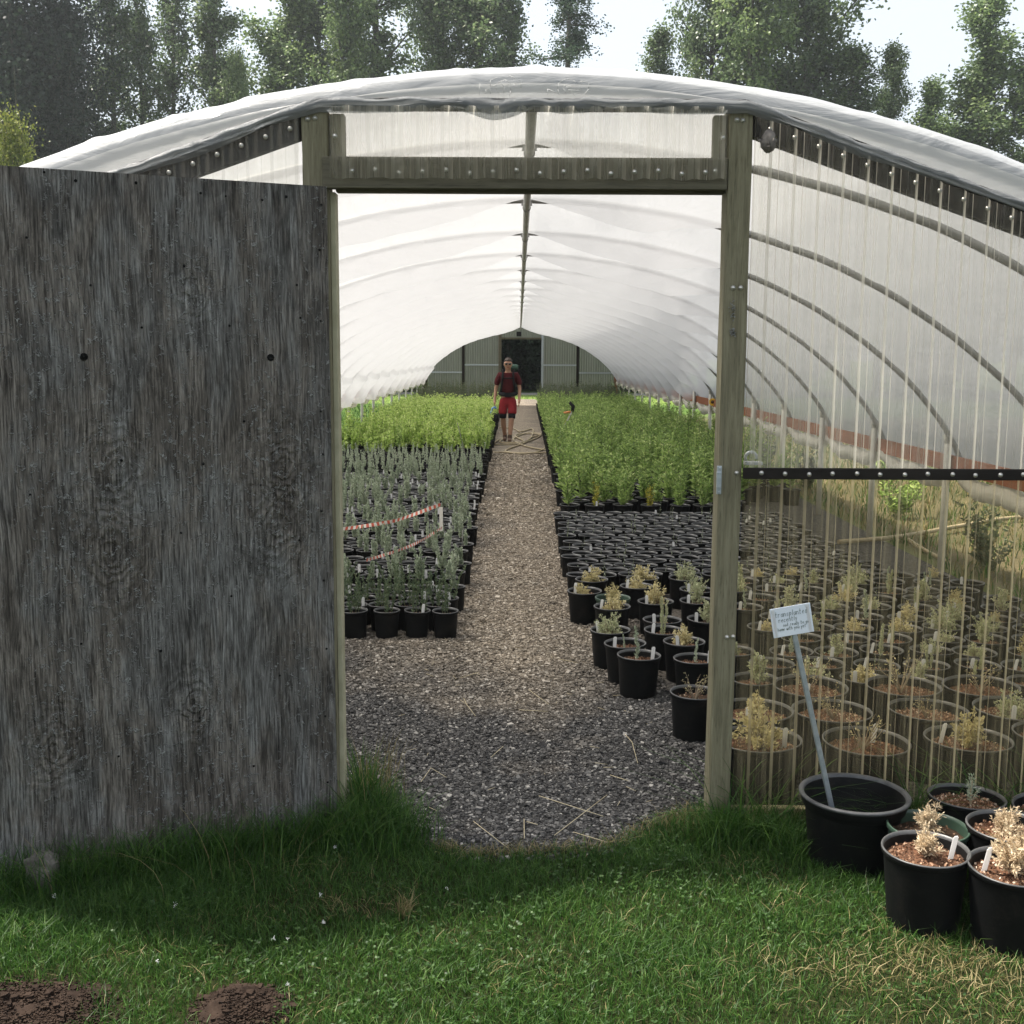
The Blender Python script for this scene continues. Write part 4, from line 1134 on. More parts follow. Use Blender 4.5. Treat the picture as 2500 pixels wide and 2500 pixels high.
while y < 7.95:
    x = 1.12 + (.12 if ri % 2 else 0); ci = 0
    if y > 5.9: x += .27
    while x < 3.15:
        f = random.choice(SAGE + TALL)
        potted('potted_sage', 'sage pot in %s row behind the clear wall, %s from its left' % (ORD[ri + 4], ORD[ci + 1]), 'potted plant', 'sage plants behind the clear wall', (x + random.gauss(0, .015), y + random.gauss(0, .015), .004),
               POT2, SOIL2 if random.random() < .5 else SOIL2d, .172, f if random.random() < .85 else TINY[3], random.uniform(.6, 1.25), random.uniform(-3, -2) if random.random() < .5 else None, .07)
        x += .255; ci += 1
    y += .262; ri += 1

# F: pots standing outside on the lawn
DRY = [clump_plant(.13, .065, 24, .020, .0045, 50, [M['dry'], M['twig']], .45), clump_plant(.15, .085, 40, .020, .0045, 55, [M['dry'], M['twig']], .35), clump_plant(.15, .04, 9, .016, .004, 30, [M['silver'], M['dry']], 1.0)]
POTF = pot_mesh(.132, .245, M['black'], M['rim'], 34, .006); POTFG = pot_mesh(.132, .245, M['greenpot'], M['greenpot'], 34, .006)
SOILF = soil_mesh(.120, M['soil_o'], 18, .008); SOILFd = soil_mesh(.120, M['soil'], 18, .008)
for x, y, d, p_, s_, f, sc_, tr, tx in [
    (1.232, 3.318, 'a pale dried clump and short white tag, in front on the lawn', POTF, SOILF, DRY[0], 1.05, -.1, 0),
    (1.452, 3.205, 'the largest dried cream shrub and a written white tag', POTF, SOILF, DRY[1], 1.35, 2.7, 0),
    (1.318, 3.552, 'dark crumbly soil and a dried clump, its rim green', POTFG, SOILFd, DRY[0], 1.1, None, 0),
    (1.560, 3.49, 'a leaning dried silver clump, between the others', POTF, SOILF, DRY[1], .85, None, 0),
    (1.545, 3.80, 'one small silver sprig, closest to the clear wall', POTF, SOILF, DRY[2], 1.0, None, 0),
    (1.815, 3.72, 'its plant out of sight at the picture edge', POTF, SOILF, DRY[0], .8, None, 0)]:
    dz = -.028 if y > 3.5 else 0
    r = potted('potted_shrub', 'pot with ' + d, 'potted plant', 'pots standing outside on the lawn', (x, y, dz), p_, s_, .205, f, sc_ * .80, tr, .078, tx)

# the big empty pot and the sign standing in it
g = MB(); n = 44
g.lathe([(.001, .008), (.128, .008), (.140, 0), (.143, .006), (.162, .235), (.164, .24), (.170, .245), (.180, .286)], n, mat=0)
g.lathe([(.180, .286), (.184, .290), (.185, .296), (.182, .301), (.172, .301), (.168, .296), (.166, .288)], n, mat=1)
g.lathe([(.166, .288), (.158, .24), (.138, .02), (.001, .018)], n, mat=0)
o = g.build('large_pot', [M['black'], M['bigrim']]); o.location = (1.137, 3.755, 0); o.scale = (1.02, 1.02, .82)
tag(o, 'large empty black pot with a thick grey rim holding the sign pole', 'plant pot')

SG = empty('sign', (1.098, 3.74, .03))
top = np.array([.901, 3.74, .815]); bot = np.array([1.098, 3.74, .03])
ax = top - bot; L_ = np.linalg.norm(ax); ang = math.atan2(ax[0], ax[2])
SM = Matrix.Rotation(ang, 4, 'Y')
def spart(g, name, mat, bev=0, M4=None):
    o = g.build(name, mat, SG, bev); o.matrix_local = M4 if M4 is not None else SM; return o
g = MB(); w_ = .0085
g.box((-w_, -w_, 0), (w_, w_, L_ + .015)); spart(g, 'pole', M['galv'], .0025)
BM = Matrix.Translation((.888 - 1.098, -.014, .864 - .03)) @ Matrix.Rotation(R(-10.5), 4, 'Y') @ Matrix.Scale(1.04, 4)
g = MB(); g.box((-.066, -.0025, -.0485), (.066, .0025, .0485)); bo = spart(g, 'sign_board', M['paper'], .001, BM)
STR = {'t': [[(.1, 1), (.1, .1), (.25, 0)], [(-.05, .6), (.3, .6)]], 'r': [[(0, .6), (0, 0)], [(0, .4), (.15, .58), (.3, .55)]], 'a': [[(.35, .55), (.1, .5), (0, .2), (.15, 0), (.33, .15), (.35, .55), (.38, 0)]],
       'n': [[(0, .6), (0, 0)], [(0, .4), (.18, .58), (.3, .4), (.32, 0)]], 's': [[(.3, .55), (.08, .5), (.08, .35), (.28, .22), (.22, .02), (0, .05)]], 'p': [[(0, .6), (0, -.4)], [(0, .45), (.25, .58), (.32, .25), (0, .05)]],
       'l': [[(.05, 1), (.05, 0)]], 'e': [[(0, .3), (.3, .35), (.2, .58), (0, .4), (.05, .08), (.3, .05)]], 'd': [[(.32, 1), (.32, 0)], [(.32, .45), (.1, .55), (0, .2), (.15, 0), (.32, .15)]],
       'c': [[(.3, .5), (.1, .55), (0, .25), (.12, 0), (.3, .06)]], 'y': [[(0, .6), (.15, .1)], [(.32, .6), (.1, -.4)]], 'o': [[(.15, .58), (0, .3), (.15, 0), (.32, .3), (.15, .58)]],
       'g': [[(.3, .55), (.05, .5), (.05, .15), (.3, .15)], [(.32, .6), (.28, -.3), (.02, -.3)]], 'h': [[(0, 1), (0, 0)], [(0, .4), (.2, .58), (.3, .4), (.3, 0)]], 'm': [[(0, .6), (0, 0)], [(0, .45), (.12, .58), (.18, .4), (.18, 0)], [(.18, .45), (.3, .58), (.38, .4), (.38, 0)]],
       'w': [[(0, .6), (.1, 0), (.18, .4), (.28, 0), (.38, .6)]], 'i': [[(.05, .6), (.05, 0)], [(.05, .8), (.05, .84)]], 'u': [[(0, .6), (.03, .1), (.2, 0), (.3, .15), (.32, .6), (.34, 0)]]}
g = MB()
for txt, x0, z0, sz in [('transplanted', -.052, .018, .0185), ('recently', -.043, .000, .0165), ('not ready to go', -.030, -.0155, .0120), ('home with you yet', -.050, -.0285, .0120)]:
    x = x0
    for ch in txt:
        if ch == ' ': x += sz * .35; continue
        for st in STR[ch]:
            for a, b in zip(st[:-1], st[1:]):
                g.tube([(x + a[0] * sz + a[1] * sz * .12, -.0030, z0 + a[1] * sz), (x + b[0] * sz + b[1] * sz * .12, -.0030, z0 + b[1] * sz)], .00055, 4)
        x += sz * (.50 if ch not in 'il' else .26)
lt = g.build('handwriting', M['ink'], bo)
g = MB(); g.box((-.062, -.0032, -.045), (-.052, -.0027, .045)); g.build('tape_strip', M['tag'], bo)
g = MB(); g.box((.050, -.0032, -.045), (.060, -.0027, .045)); g.build('tape_strip', M['tag'], bo)
tag(SG, 'handwritten white sign on a leaning galvanised pole standing in the large pot', 'sign')

# ------------------------------------------------------------------ barrier tape
BT = empty('barrier_tape', (-.68, 9.2, 0)); BT.location = (0, 0, 0)
def ribbon(P_, w, name):
    P_ = np.array(P_); n = 60
    t = np.linspace(0, 1, len(P_)); tt = np.linspace(0, 1, n)
    Q = np.stack([np.interp(tt, t, P_[:, i]) for i in range(3)], -1); L = np.linalg.norm(P_[-1] - P_[0])
    Q[:, 2] -= .03 * np.sin(np.pi * tt)
    g = MB(); tw = tt * 14 * L
    up = np.stack([.3 * np.cos(tw), .3 * np.sin(tw), 1 + 0 * tw], -1); up /= np.linalg.norm(up, axis=1)[:, None]
    a, b = Q - up * w / 2, Q + up * w / 2
    mi = (np.arange(n - 1) % 2)
    g.add(np.concatenate([a, b]), np.stack([np.arange(n - 1), np.arange(1, n), np.arange(n + 1, 2 * n), np.arange(n, 2 * n - 1)], -1), mi)
    return g.build(name, [M['tape_r'], M['tape_w']], BT)
ribbon([(-1.9, 9.25, .33), (-1.477, 9.2, .34), (-1.05, 9.2, .41), (-.683, 9.2, .52)], .030, 'upper_tape')
ribbon([(-.66, 9.05, .35), (-.85, 8.5, .33), (-1.106, 7.8, .31)], .022, 'lower_tape')
g = MB(); g.box((-.690, 9.19, .30), (-.662, 9.194, .50)); g.build('vertical_tape', M['tape_w'], BT)
tag(BT, 'red and white striped barrier tape strung over the silvery seedlings', 'barrier tape')
for i, (x0, y0, x1, z1, lab) in enumerate([(-.60, 9.3, -.70, .54, 'thin wire stake by the path holding the striped tape'), (-.52, 13.2, -.76, .95, 'tall thin wire stake leaning over the back seedlings'), (-.48, 8.6, -.47, .40, 'short wire stake at edge of the left bed beside path')]):
    g = MB(); g.tube([(0, 0, 0), ((x1 - x0) * .6, 0, z1 * .6), (x1 - x0, 0, z1)], .004, 5)
    o = g.build('wire_stake', M['wire']); o.location = (x0, y0, 0); tag(o, lab, 'stake', 'wire stakes in the left bed')

# ------------------------------------------------------------------ hoses
def smooth_path(P_, n, z=.02):
    P_ = np.array(P_, float); k = len(P_)
    out = []
    for i in range(k - 1):
        p0 = P_[max(i - 1, 0)]; p1 = P_[i]; p2 = P_[i + 1]; p3 = P_[min(i + 2, k - 1)]
        for t in np.linspace(0, 1, n, endpoint=False):
            out.append(.5 * ((2 * p1) + (-p0 + p2) * t + (2 * p0 - 5 * p1 + 4 * p2 - p3) * t ** 2 + (-p0 + 3 * p1 - 3 * p2 + p3) * t ** 3))
    out.append(P_[-1]); out = np.array(out)
    return out if out.shape[1] == 3 else np.concatenate([out, np.full((len(out), 1), z)], 1)
hp1 = [(.75, 22.9), (.58, 22.0), (.34, 20.3), (.06, 19.7), (-.27, 19.95), (-.58, 19.98)]
hp2 = [(.62, 20.1), (.30, 19.9), (-.1, 19.9), (-.28, 20.4), (.04, 22.0), (.43, 24.3), (.04, 24.8), (-.12, 24.05), (.07, 22.4), (-.22, 22.2), (-.42, 22.4), (-.30, 24.0), (-.54, 21.95), (-.31, 21.75), (-.05, 21.98), (.2, 23.4), (.28, 26.3), (-.01, 25.4), (-.17, 26.5), (-.5, 26.8)]
hp3 = [(.58, 20.6), (.39, 20.63), (.05, 21.5), (-.15, 23.2), (.15, 25.0), (.45, 24.6), (.2, 23.6)]
g = MB()
for q in (hp1, hp2, hp3): g.tube(smooth_path(q, 8, .024), .015, 7)
o = g.build('garden_hose', M['hose']); tag(o, 'long tan garden hose tangled in loops across the gravel path', 'hose')
g = MB(); g.tube(smooth_path([(2.95, 10.4, .03), (3.57, 10.6, .05), (4.47, 11.3, .06), (5.4, 12.0, .05), (8, 13, .04)], 8), .022, 7)
g.tube(smooth_path([(3.66, 10.56, .03), (3.61, 10.0, .03), (3.60, 9.4, .03)], 8), .018, 7)
o = g.build('garden_hose', M['hose']); tag(o, 'grey hose running out of the side of the greenhouse, seen through clear wall', 'hose')
# watering wand leaning in the plants
WD = empty('watering_wand', (.50, 17, .30))
g = MB(); g.tube([(0, 0, 0), (.07, 0, .25), (.27, 0, .62)], .012, 8); g.build('tube', M['leg'], WD)
g = MB(); g.tube([(.13, .02, .36), (.17, .02, .48), (.24, .02, .56)], .010, 8); g.build('side_tube', M['yellowleaf'], WD)
g = MB(); g.tube([(.265, 0, .60), (.275, 0, .68), (.22, 0, .74)], [.022, .03, .02], 8); g.tube([(.20, 0, .60), (.14, 0, .585)], .022, 8); g.build('head', M['blackcloth'], WD)
g = MB(); g.tube([(.24, -.02, .60), (.13, -.02, .58)], .017, 8); g.build('grip', M['orange'], WD)
tag(WD, 'watering wand with orange grip leaning up among the right hand plants', 'watering wand')

# ------------------------------------------------------------------ person walking up the path
PM = empty('person', (-.262, 22.6, .01))
tag(PM, 'person in maroon shirt, red shorts and sunglasses walking up the gravel path', 'person')
pts = [(0, 0, .88, (.135, .095)), (0, -.01, 1.00, (.125, .09)), (0, -.01, 1.18, (.15, .10)), (0, -.01, 1.32, (.12, .085)), (0, -.02, 1.385, .058), (0, -.03, 1.43, .056), (0, -.045, 1.485, (.062, .075)), (0, -.045, 1.55, (.078, .092)), (0, -.04, 1.615, (.066, .078)),
       # arms: viewer's left (9-13), right (14-18)
       (-.15, -.01, 1.325, .060), (-.20, .0, 1.22, .050), (-.240, .03, 1.06, .040), (-.262, -.03, .84, .028), (-.265, -.045, .78, (.022, .038)),
       (.15, -.01, 1.325, .060), (.20, .0, 1.22, .050), (.232, .0, 1.06, .040), (.225, -.12, .86, .028), (.222, -.15, .805, (.022, .038)),
       # legs
       (-.085, 0, .80, .088), (-.095, -.01, .48, .056), (-.085, .05, .33, .056), (-.06, .17, .10, .036), (-.06, .12, .05, .035), (-.06, .02, .035, .03),
       (.085, -.01, .80, .088), (.075, -.11, .47, .056), (.06, -.10, .33, .056), (.04, -.14, .09, .036), (.04, -.17, .045, .035), (.04, -.27, .032, .03)]
ed = [(0, 1), (1, 2), (2, 3), (3, 4), (4, 5), (5, 6), (6, 7), (7, 8), (3, 9), (9, 10), (10, 11), (11, 12), (12, 13), (3, 14), (14, 15), (15, 16), (16, 17), (17, 18),
      (0, 19), (19, 20), (20, 21), (21, 22), (22, 23), (23, 24), (0, 25), (25, 26), (26, 27), (27, 28), (28, 29), (29, 30)]
for hb, sg in ((13, -1), (18, 1)):
    hx_, hy_, hz_ = pts[hb][:3]
    for fi, (dy, ln) in enumerate(((-.026, .072), (-.009, .082), (.008, .076), (.024, .060))):
        i0 = len(pts)
        pts += [(hx_, hy_ + dy * .9, hz_ - .035, .0105), (hx_ - sg * .008, hy_ + dy, hz_ - .035 - ln * .5, .0092), (hx_ - sg * .024, hy_ + dy, hz_ - .035 - ln * .9, .0085)]
        ed += [(hb, i0), (i0, i0 + 1), (i0 + 1, i0 + 2)]
    i0 = len(pts); pts += [(hx_ - sg * .006, hy_ - .038, hz_ + .008, .012), (hx_ - sg * .018, hy_ - .056, hz_ - .026, .0105)]; ed += [(hb, i0), (i0, i0 + 1)]
i0 = len(pts); pts += [(0, -.142, 1.525, .012)]; ed += [(7, i0)]     # nose
for sg in (-1, 1):
    i0 = len(pts); pts += [(sg * .088, -.03, 1.535, (.012, .022))]; ed += [(7, i0)]
body = skinned('body', pts, ed, M['skin'], PM)
sh = [(0, -.01, .93, (.135, .105)), (0, -.01, 1.05, (.145, .11)), (0, -.01, 1.2, (.168, .118)), (0, -.01, 1.325, (.145, .10)), (0, -.015, 1.375, .075), (-.155, -.01, 1.33, .075), (-.215, .0, 1.20, .066), (-.235, .0, 1.12, .060), (.155, -.01, 1.33, .075), (.215, .0, 1.20, .066), (.235, .0, 1.12, .060)]
skinned('shirt', sh, [(0, 1), (1, 2), (2, 3), (3, 4), (3, 5), (5, 6), (6, 7), (3, 8), (8, 9), (9, 10)], M['maroon'], PM)
st_ = [(0, 0, .93, (.142, .108)), (0, 0, .86, (.14, .105)), (-.09, -.005, .76, .105), (-.10, -.015, .60, .098), (-.102, -.018, .545, .096), (.09, -.03, .76, .105), (.085, -.075, .60, .098), (.082, -.085, .545, .096)]
skinned('shorts', st_, [(0, 1), (1, 2), (2, 3), (3, 4), (1, 5), (5, 6), (6, 7)], M['redcloth'], PM)
for a, b in (((-.100, -.012, .56), (-.097, -.008, .475)), ((.080, -.085, .56), (.076, -.105, .475))):
    g = MB(); g.tube([a, b], [.074, .068], 14); g.build('leggings', M['blackcloth'], PM)
for pth in ([(-.062, .175, .17, .048), (-.06, .15, .06, .046), (-.06, .07, .045, .044), (-.06, -.02, .035, .034)], [(.041, -.13, .17, .048), (.04, -.145, .06, .046), (.04, -.22, .045, .044), (.04, -.31, .035, .034)]):
    skinned('boot', pth, [(0, 1), (1, 2), (2, 3)], M['shoe'], PM)
g = MB(); th = np.linspace(0, np.pi, 15); ph_ = np.linspace(0, 2 * np.pi, 25)
T_, P2 = np.meshgrid(th, ph_, indexing='ij')
G = np.stack([.083 * np.sin(T_) * np.cos(P2), -.030 + .104 * np.sin(T_) * np.sin(P2), 1.572 + .106 * np.cos(T_)], -1)
G[..., :2] *= (1 + .035 * np.sin(P2 * 5)[..., None] * np.sin(T_)[..., None]); G[..., 2] += .006 * np.sin(P2 * 7) * np.sin(T_)
a_, b_ = G.shape[:2]; ii, jj = np.meshgrid(np.arange(a_ - 1), np.arange(b_ - 1), indexing='ij')
F = np.stack([ii * b_ + jj, (ii + 1) * b_ + jj, (ii + 1) * b_ + jj + 1, ii * b_ + jj + 1], -1).reshape(-1, 4)
cen = G.reshape(-1, 3)[F].mean(1); F = F[(cen[:, 2] > 1.615 + .35 * np.clip(-cen[:, 1] - .09, -.2, .1)) | ((cen[:, 1] > .0) & (cen[:, 2] > 1.50))]
g.add(G.reshape(-1, 3), F, 0, True); g.build('hair', M['hair'], PM)
g = MB()
for sg in (-1, 1):
    g.lathe([(.001, .006), (.022, .005), (.026, 0), (.022, -.004)], 12); V = g.v[-1]; V[:] = np.stack([V[:, 0] * 1.15 + sg * .033, -.138 - V[:, 2], V[:, 1] * .8 + 1.552], -1)
    g.tube([(sg * .058, -.132, 1.558), (sg * .087, -.05, 1.556)], .004, 5)
g.tube([(-.012, -.142, 1.556), (.012, -.142, 1.556)], .004, 5); g.build('sunglasses', M['lens'], PM)
g = MB(); g.tube([(-.02, -.128, 1.478), (0, -.131, 1.476), (.02, -.128, 1.478)], .005, 5); g.build('mouth', M['redcloth'], PM)
BP = empty('backpack', (-.262, 22.6, .01)); tag(BP, 'black backpack with a green roll on top, worn by the walking person', 'backpack')
skinned('pack_body', [(0, .20, 1.30, (.135, .10)), (0, .21, 1.12, (.15, .11)), (0, .20, .94, (.12, .09))], [(0, 1), (1, 2)], M['blackcloth'], BP)
g = MB(); g.tube([(-.05, .20, 1.475), (.0, .20, 1.49), (.17, .19, 1.48), (.20, .19, 1.475)], [.03, .055, .062, .04], 10); g.build('sleeping_roll', M['packgreen'], BP)
for sg in (-1, 1):
    g = MB(); g.tube([(sg * .10, .10, 1.40), (sg * .105, -.03, 1.43), (sg * .105, -.13, 1.33), (sg * .115, -.15, 1.18), (sg * .14, -.10, 1.02), (sg * .13, .10, .98)], .022, 6); g.build('shoulder_strap', M['blackcloth'], BP)
g = MB(); g.tube([(-.11, -.145, 1.27), (0, -.152, 1.27), (.11, -.145, 1.27)], .012, 6); g.build('chest_strap', M['blackcloth'], BP)
a = np.linspace(0, 2 * np.pi, 22)
g = MB(); g.tube([(.158 * math.cos(t), -.01 + .122 * math.sin(t), .955 + .012 * math.cos(2 * t)) for t in a], .042, 7, 0, False)
g.box((-.06, -.175, .90), (.06, -.125, .985)); g.build('hip_belt', M['blackcloth'], BP)
JG = empty('water_jug', (-.262 - .265, 22.6 - .08, .01)); tag(JG, 'blue handled water jug carried in the hand of the walking person', 'jug')
g = MB(); g.tube([(.015, 0, .70), (-.045, 0, .67), (-.07, 0, .58), (-.05, 0, .49)], .020, 8); g.tube([(.015, 0, .70), (.03, 0, .66)], .018, 8); g.build('handle', M['blue'], JG)
g = MB(); g.lathe([(.001, .40), (.055, .40), (.07, .42), (.07, .52), (.05, .56), (.02, .58), (.001, .58)], 16); g.build('jug_body', M['blackcloth'], JG)

# ------------------------------------------------------------------ lawn
def grass(n, xf, yf, hf, wf, lean=.5, seg=3, keep=None):
    x = xf(n); y = yf(n)
    if keep is not None:
        k = keep(x, y); x, y = x[k], y[k]
    n = len(x)
    h = hf(x, y, n); w = wf(n)
    a = rng.uniform(0, 6.28, n); l = h * lean * rng.uniform(.2, 1.6, n)
    dx, dy = np.cos(a), np.sin(a)
    fa = rng.uniform(0, 6.28, n); sx, sy = np.cos(fa), np.sin(fa)
    V = []
    for t in np.linspace(0, 1, seg):
        cx = x + dx * l * t ** 2; cy = y + dy * l * t ** 2; cz = h * (t - .25 * t ** 3 * np.minimum(1, l / h))
        ww = w * (1 - t) ** .6 * .5 + .0002
        V.append(np.stack([cx - sx * ww, cy - sy * ww, cz], -1)); V.append(np.stack([cx + sx * ww, cy + sy * ww, cz], -1))
    V = np.stack(V, 1).reshape(-1, 3); k = 2 * seg
    F0 = np.array([[2 * i, 2 * i + 1, 2 * i + 3, 2 * i + 2] for i in range(seg - 1)])
    F = (F0[None] + np.arange(n)[:, None, None] * k).reshape(-1, 4)
    return V, F
edge_y = lambda x: np.interp(x, ex, ey, left=4.3, right=4.3)
def vnoise(x, y, s, p=0):
    return (np.sin(x * s + p) * np.cos(y * s * 1.3 - p) + np.sin((x + y) * s * 1.7 + 2 * p) * .6 + np.sin((x - y) * s * 2.9 + p) * .4) / 2
def bare(x, y):   # worn bare spots
    d = np.exp(-(((x - 1.0) / .5) ** 2 + ((y - 2.78) / .16) ** 2)) * .55 + np.exp(-(((x + 1.35) / .26) ** 2 + ((y - 2.78) / .17) ** 2)) * 1.4 + np.exp(-(((x + .77) / .13) ** 2 + ((y - 2.78) / .14) ** 2)) * 1.4
    d += np.exp(-(((x + .52) / .16) ** 2 + ((y - 3.35) / .06) ** 2)) * .3
    return d
def lawn_keep(x, y):
    ok = (y < edge_y(x) + rng.normal(0, .025, len(x)))
    ok &= (np.abs(x) < .67) | (y < 3.96) | (y > 4.0) & (np.abs(x) < .69)
    for px_, py_, pr_ in ((1.137, 3.755, .150), (1.232, 3.318, .108), (1.452, 3.205, .108), (1.318, 3.552, .108), (1.56, 3.49, .108), (1.545, 3.80, .108), (1.815, 3.72, .108)):
        ok &= np.hypot(x - px_, y - py_) > pr_
    ok &= rng.random(len(x)) > bare(x, y)
    return ok
dryf = lambda x, y: np.clip(np.exp(-(((x - 1.15) / .45) ** 2 + ((y - 3.02) / .13) ** 2)) + .8 * np.exp(-(((x - 1.35) / .5) ** 2 + ((y - 2.76) / .15) ** 2)) + .5 * (np.abs(y - edge_y(x)) < .05) * (np.abs(x) < .6) + .45 * np.exp(-(((x + .55) / .25) ** 2 + ((y - 3.35) / .08) ** 2)) + .15 * (vnoise(x, y, 5, 1) > .3), 0, 1)
U = lambda a, b: (lambda n: rng.uniform(a, b, n))
def short_h(x, y, n):
    base = .020 + .010 * vnoise(x, y, 6, 2) + .006 * vnoise(x, y, 19, 1) + rng.exponential(.010, n)
    base = base + .02 * np.clip((y - 3.6) / .4, 0, 1) * (x > -.6) + .03 * np.clip((-x - .75) / .4, 0, 1) * np.clip((y - 2.9) / .4, 0, 1)
    return base
g = MB()
V, F = grass(210000, U(-2.3, 2.5), U(2.35, 4.3), short_h, lambda n: rng.uniform(.0014, .0033, n), .75, 3, lambda x, y: lawn_keep(x, y) & (rng.random(len(x)) > dryf(x, y) * .75)); g.add(V, F, 0)
V, F = grass(70000, U(-2.3, 2.5), U(2.35, 4.3), lambda x, y, n: .022 + rng.uniform(0, .022, n), lambda n: rng.uniform(.0015, .0035, n), 1.2, 3, lambda x, y: lawn_keep(x, y) & (rng.random(len(x)) < dryf(x, y) * .8 + .015)); g.add(V, F, 1)
# clover
n = 3500; x = rng.uniform(-2.2, 2.2, n); y = rng.uniform(2.4, 3.9, n)
k = lawn_keep(x, y) & (vnoise(x, y, 4, 3) > -.1 + .6 * dryf(x, y)); x, y = x[k], y[k]; n = len(x); z = .018 + rng.uniform(0, .028, n)
for j in range(3):
    a = rng.uniform(0, 6.28, n) * .2 + j * 2.09 + (x * 91 % 6.28)
    g.leaves(np.stack([x, y, z], -1), np.stack([np.cos(a), np.sin(a), .25 + 0 * a], -1), .010, .009, 2, .35, (0, 0, 1))
# longer growth against door, posts and wall
def tuft(n, cx, cy, sx_, sy_, h0, h1, lean=.55, m=0, wmax=.0048):
    V, F = grass(n, lambda n: rng.normal(cx, sx_, n), lambda n: rng.normal(cy, sy_, n), lambda x, y, n: rng.uniform(h0, h1, n), lambda n: rng.uniform(.0022, wmax, n), lean, 5,
                 lambda x, y: ((x < -.68) | (x > .66) | (y < 4.4)) & (y < np.where(np.abs(x) > .66, 3.95, 9)) & (np.hypot(x - 1.137, y - 3.755) > .155 + .10 * (h1 > .3)) & (np.hypot(x - 1.545, y - 3.80) > .112) & (np.hypot(x - 1.815, y - 3.72) > .112)); g.add(V, F, m)
dl = lambda d: (-.697 - .915 * d, 3.945 - .405 * d)   # along the foot of the door
for d in np.arange(.0, 1.4, .07):
    q = dl(d); tuft(190, q[0] + .03, q[1] - .09, .05, .045, .05, .15 + .05 * rng.random())
    tuft(25, q[0] + .03, q[1] - .08, .05, .03, .12, .24, .7)
tuft(1500, -.60, 3.97, .06, .09, .07, .21, .6); tuft(900, -.50, 3.92, .07, .08, .05, .15, .7); tuft(500, -.64, 4.10, .035, .08, .10, .30, .35); tuft(90, -.58, 4.15, .05, .08, .18, .34, .3, 1, .003)
for x in np.arange(.72, 2.4, .09):
    tuft(190, x, 3.90, .05, .035, .06, .17, .6); tuft(42, x, 3.90, .05, .02, .16, .40, 1.1, 0, .008)
tuft(700, .72, 3.90, .05, .05, .06, .17); tuft(350, .62, 4.0, .06, .06, .03, .08, .7, 1); tuft(500, .66, 3.93, .08, .06, .04, .10)
tuft(500, 1.33, 3.90, .12, .03, .10, .26, .9, 0, .007); tuft(200, .93, 3.80, .04, .05, .08, .2, .8)
tuft(60, -.39, 3.33, .012, .012, .04, .08, .6, 1)
tuft(30, -.28, 3.79, .03, .02, .03, .06, .8, 1)
for x_ in np.arange(-.30, .62, .035):
    tuft(22, x_, float(edge_y(x_)) - .005, .02, .012, .02, .06, .9, 1, .003)
# long seed stalks
V, F = grass(26, lambda n: rng.uniform(-1.7, -.6, n), lambda n: 3.945 - .405 * (rng.uniform(0, 1, n)) - .15, lambda x, y, n: rng.uniform(.18, .36, n), lambda n: rng.uniform(.0012, .002, n), .9, 6); g.add(V, F, 1)
o = g.build('grass', [M['grass'], M['drygrass'], M['clover']]); tag(o, 'short green lawn with clover and dry patches before the greenhouse', 'grass', kind='stuff')
# clover flowers as part of the ground cover
g = MB()
for x, y in [(-.66, 3.37), (-.62, 3.20), (-.75, 3.10), (-.71, 3.10), (-1.05, 2.97), (-.26, 3.42), (-.66, 2.86), (-1.5, 3.35), (-.67, 3.72), (-1.1, 3.3)]:
    P_ = np.repeat(np.array([[x, y, .045]]), 16, 0) + rng.normal(0, .003, (16, 3)); D = unit(16); D[:, 2] = abs(D[:, 2]); g.leaves(P_, D, .005, .003)
o = g.build('clover_flowers', M['tag']); tag(o, 'tiny white clover flowers dotted over the lawn near the door', 'flowers', kind='stuff')
# dead straws on the gravel
SW = [[(-.20, 4.02), (-.07, 3.78)], [(.05, 4.27), (.29, 4.06)], [(.10, 3.90), (.32, 4.27)], [(.17, 3.93), (.29, 3.83)], [(0, 4.02), (.04, 3.98)], [(-.31, 5.54), (-.29, 5.42), (-.24, 5.26)], [(.02, 5.70), (.12, 5.43)], [(-.03, 5.36), (.11, 5.32)], [(.46, 5.01), (.48, 4.89), (.48, 4.64)], [(-.43, 4.41), (-.40, 4.55), (-.33, 4.46)], [(-.01, 3.87), (-.01, 4.03)], [(.35, 4.5), (.42, 4.42)], [(-.15, 4.7), (-.1, 4.82)], [(.2, 6.3), (.3, 6.2)], [(-.35, 5.9), (-.25, 6.0)]]
g = MB()
for q in SW: g.tube([(x, y, .016 + .006 * (i % 2)) for i, (x, y) in enumerate(q)], .0014, 5)
for i in range(60):
    x, y = rng.uniform(-.6, .6), rng.uniform(4.0, 8); a = rng.uniform(0, 6.28); l = rng.uniform(.02, .06); g.tube([(x, y, .014), (x + l * math.cos(a), y + l * math.sin(a), .018)], .0011, 4)
o = g.build('straw', M['straw']); tag(o, 'dry straws and stalks scattered over the dark gravel by the doorway', 'straw', kind='stuff')

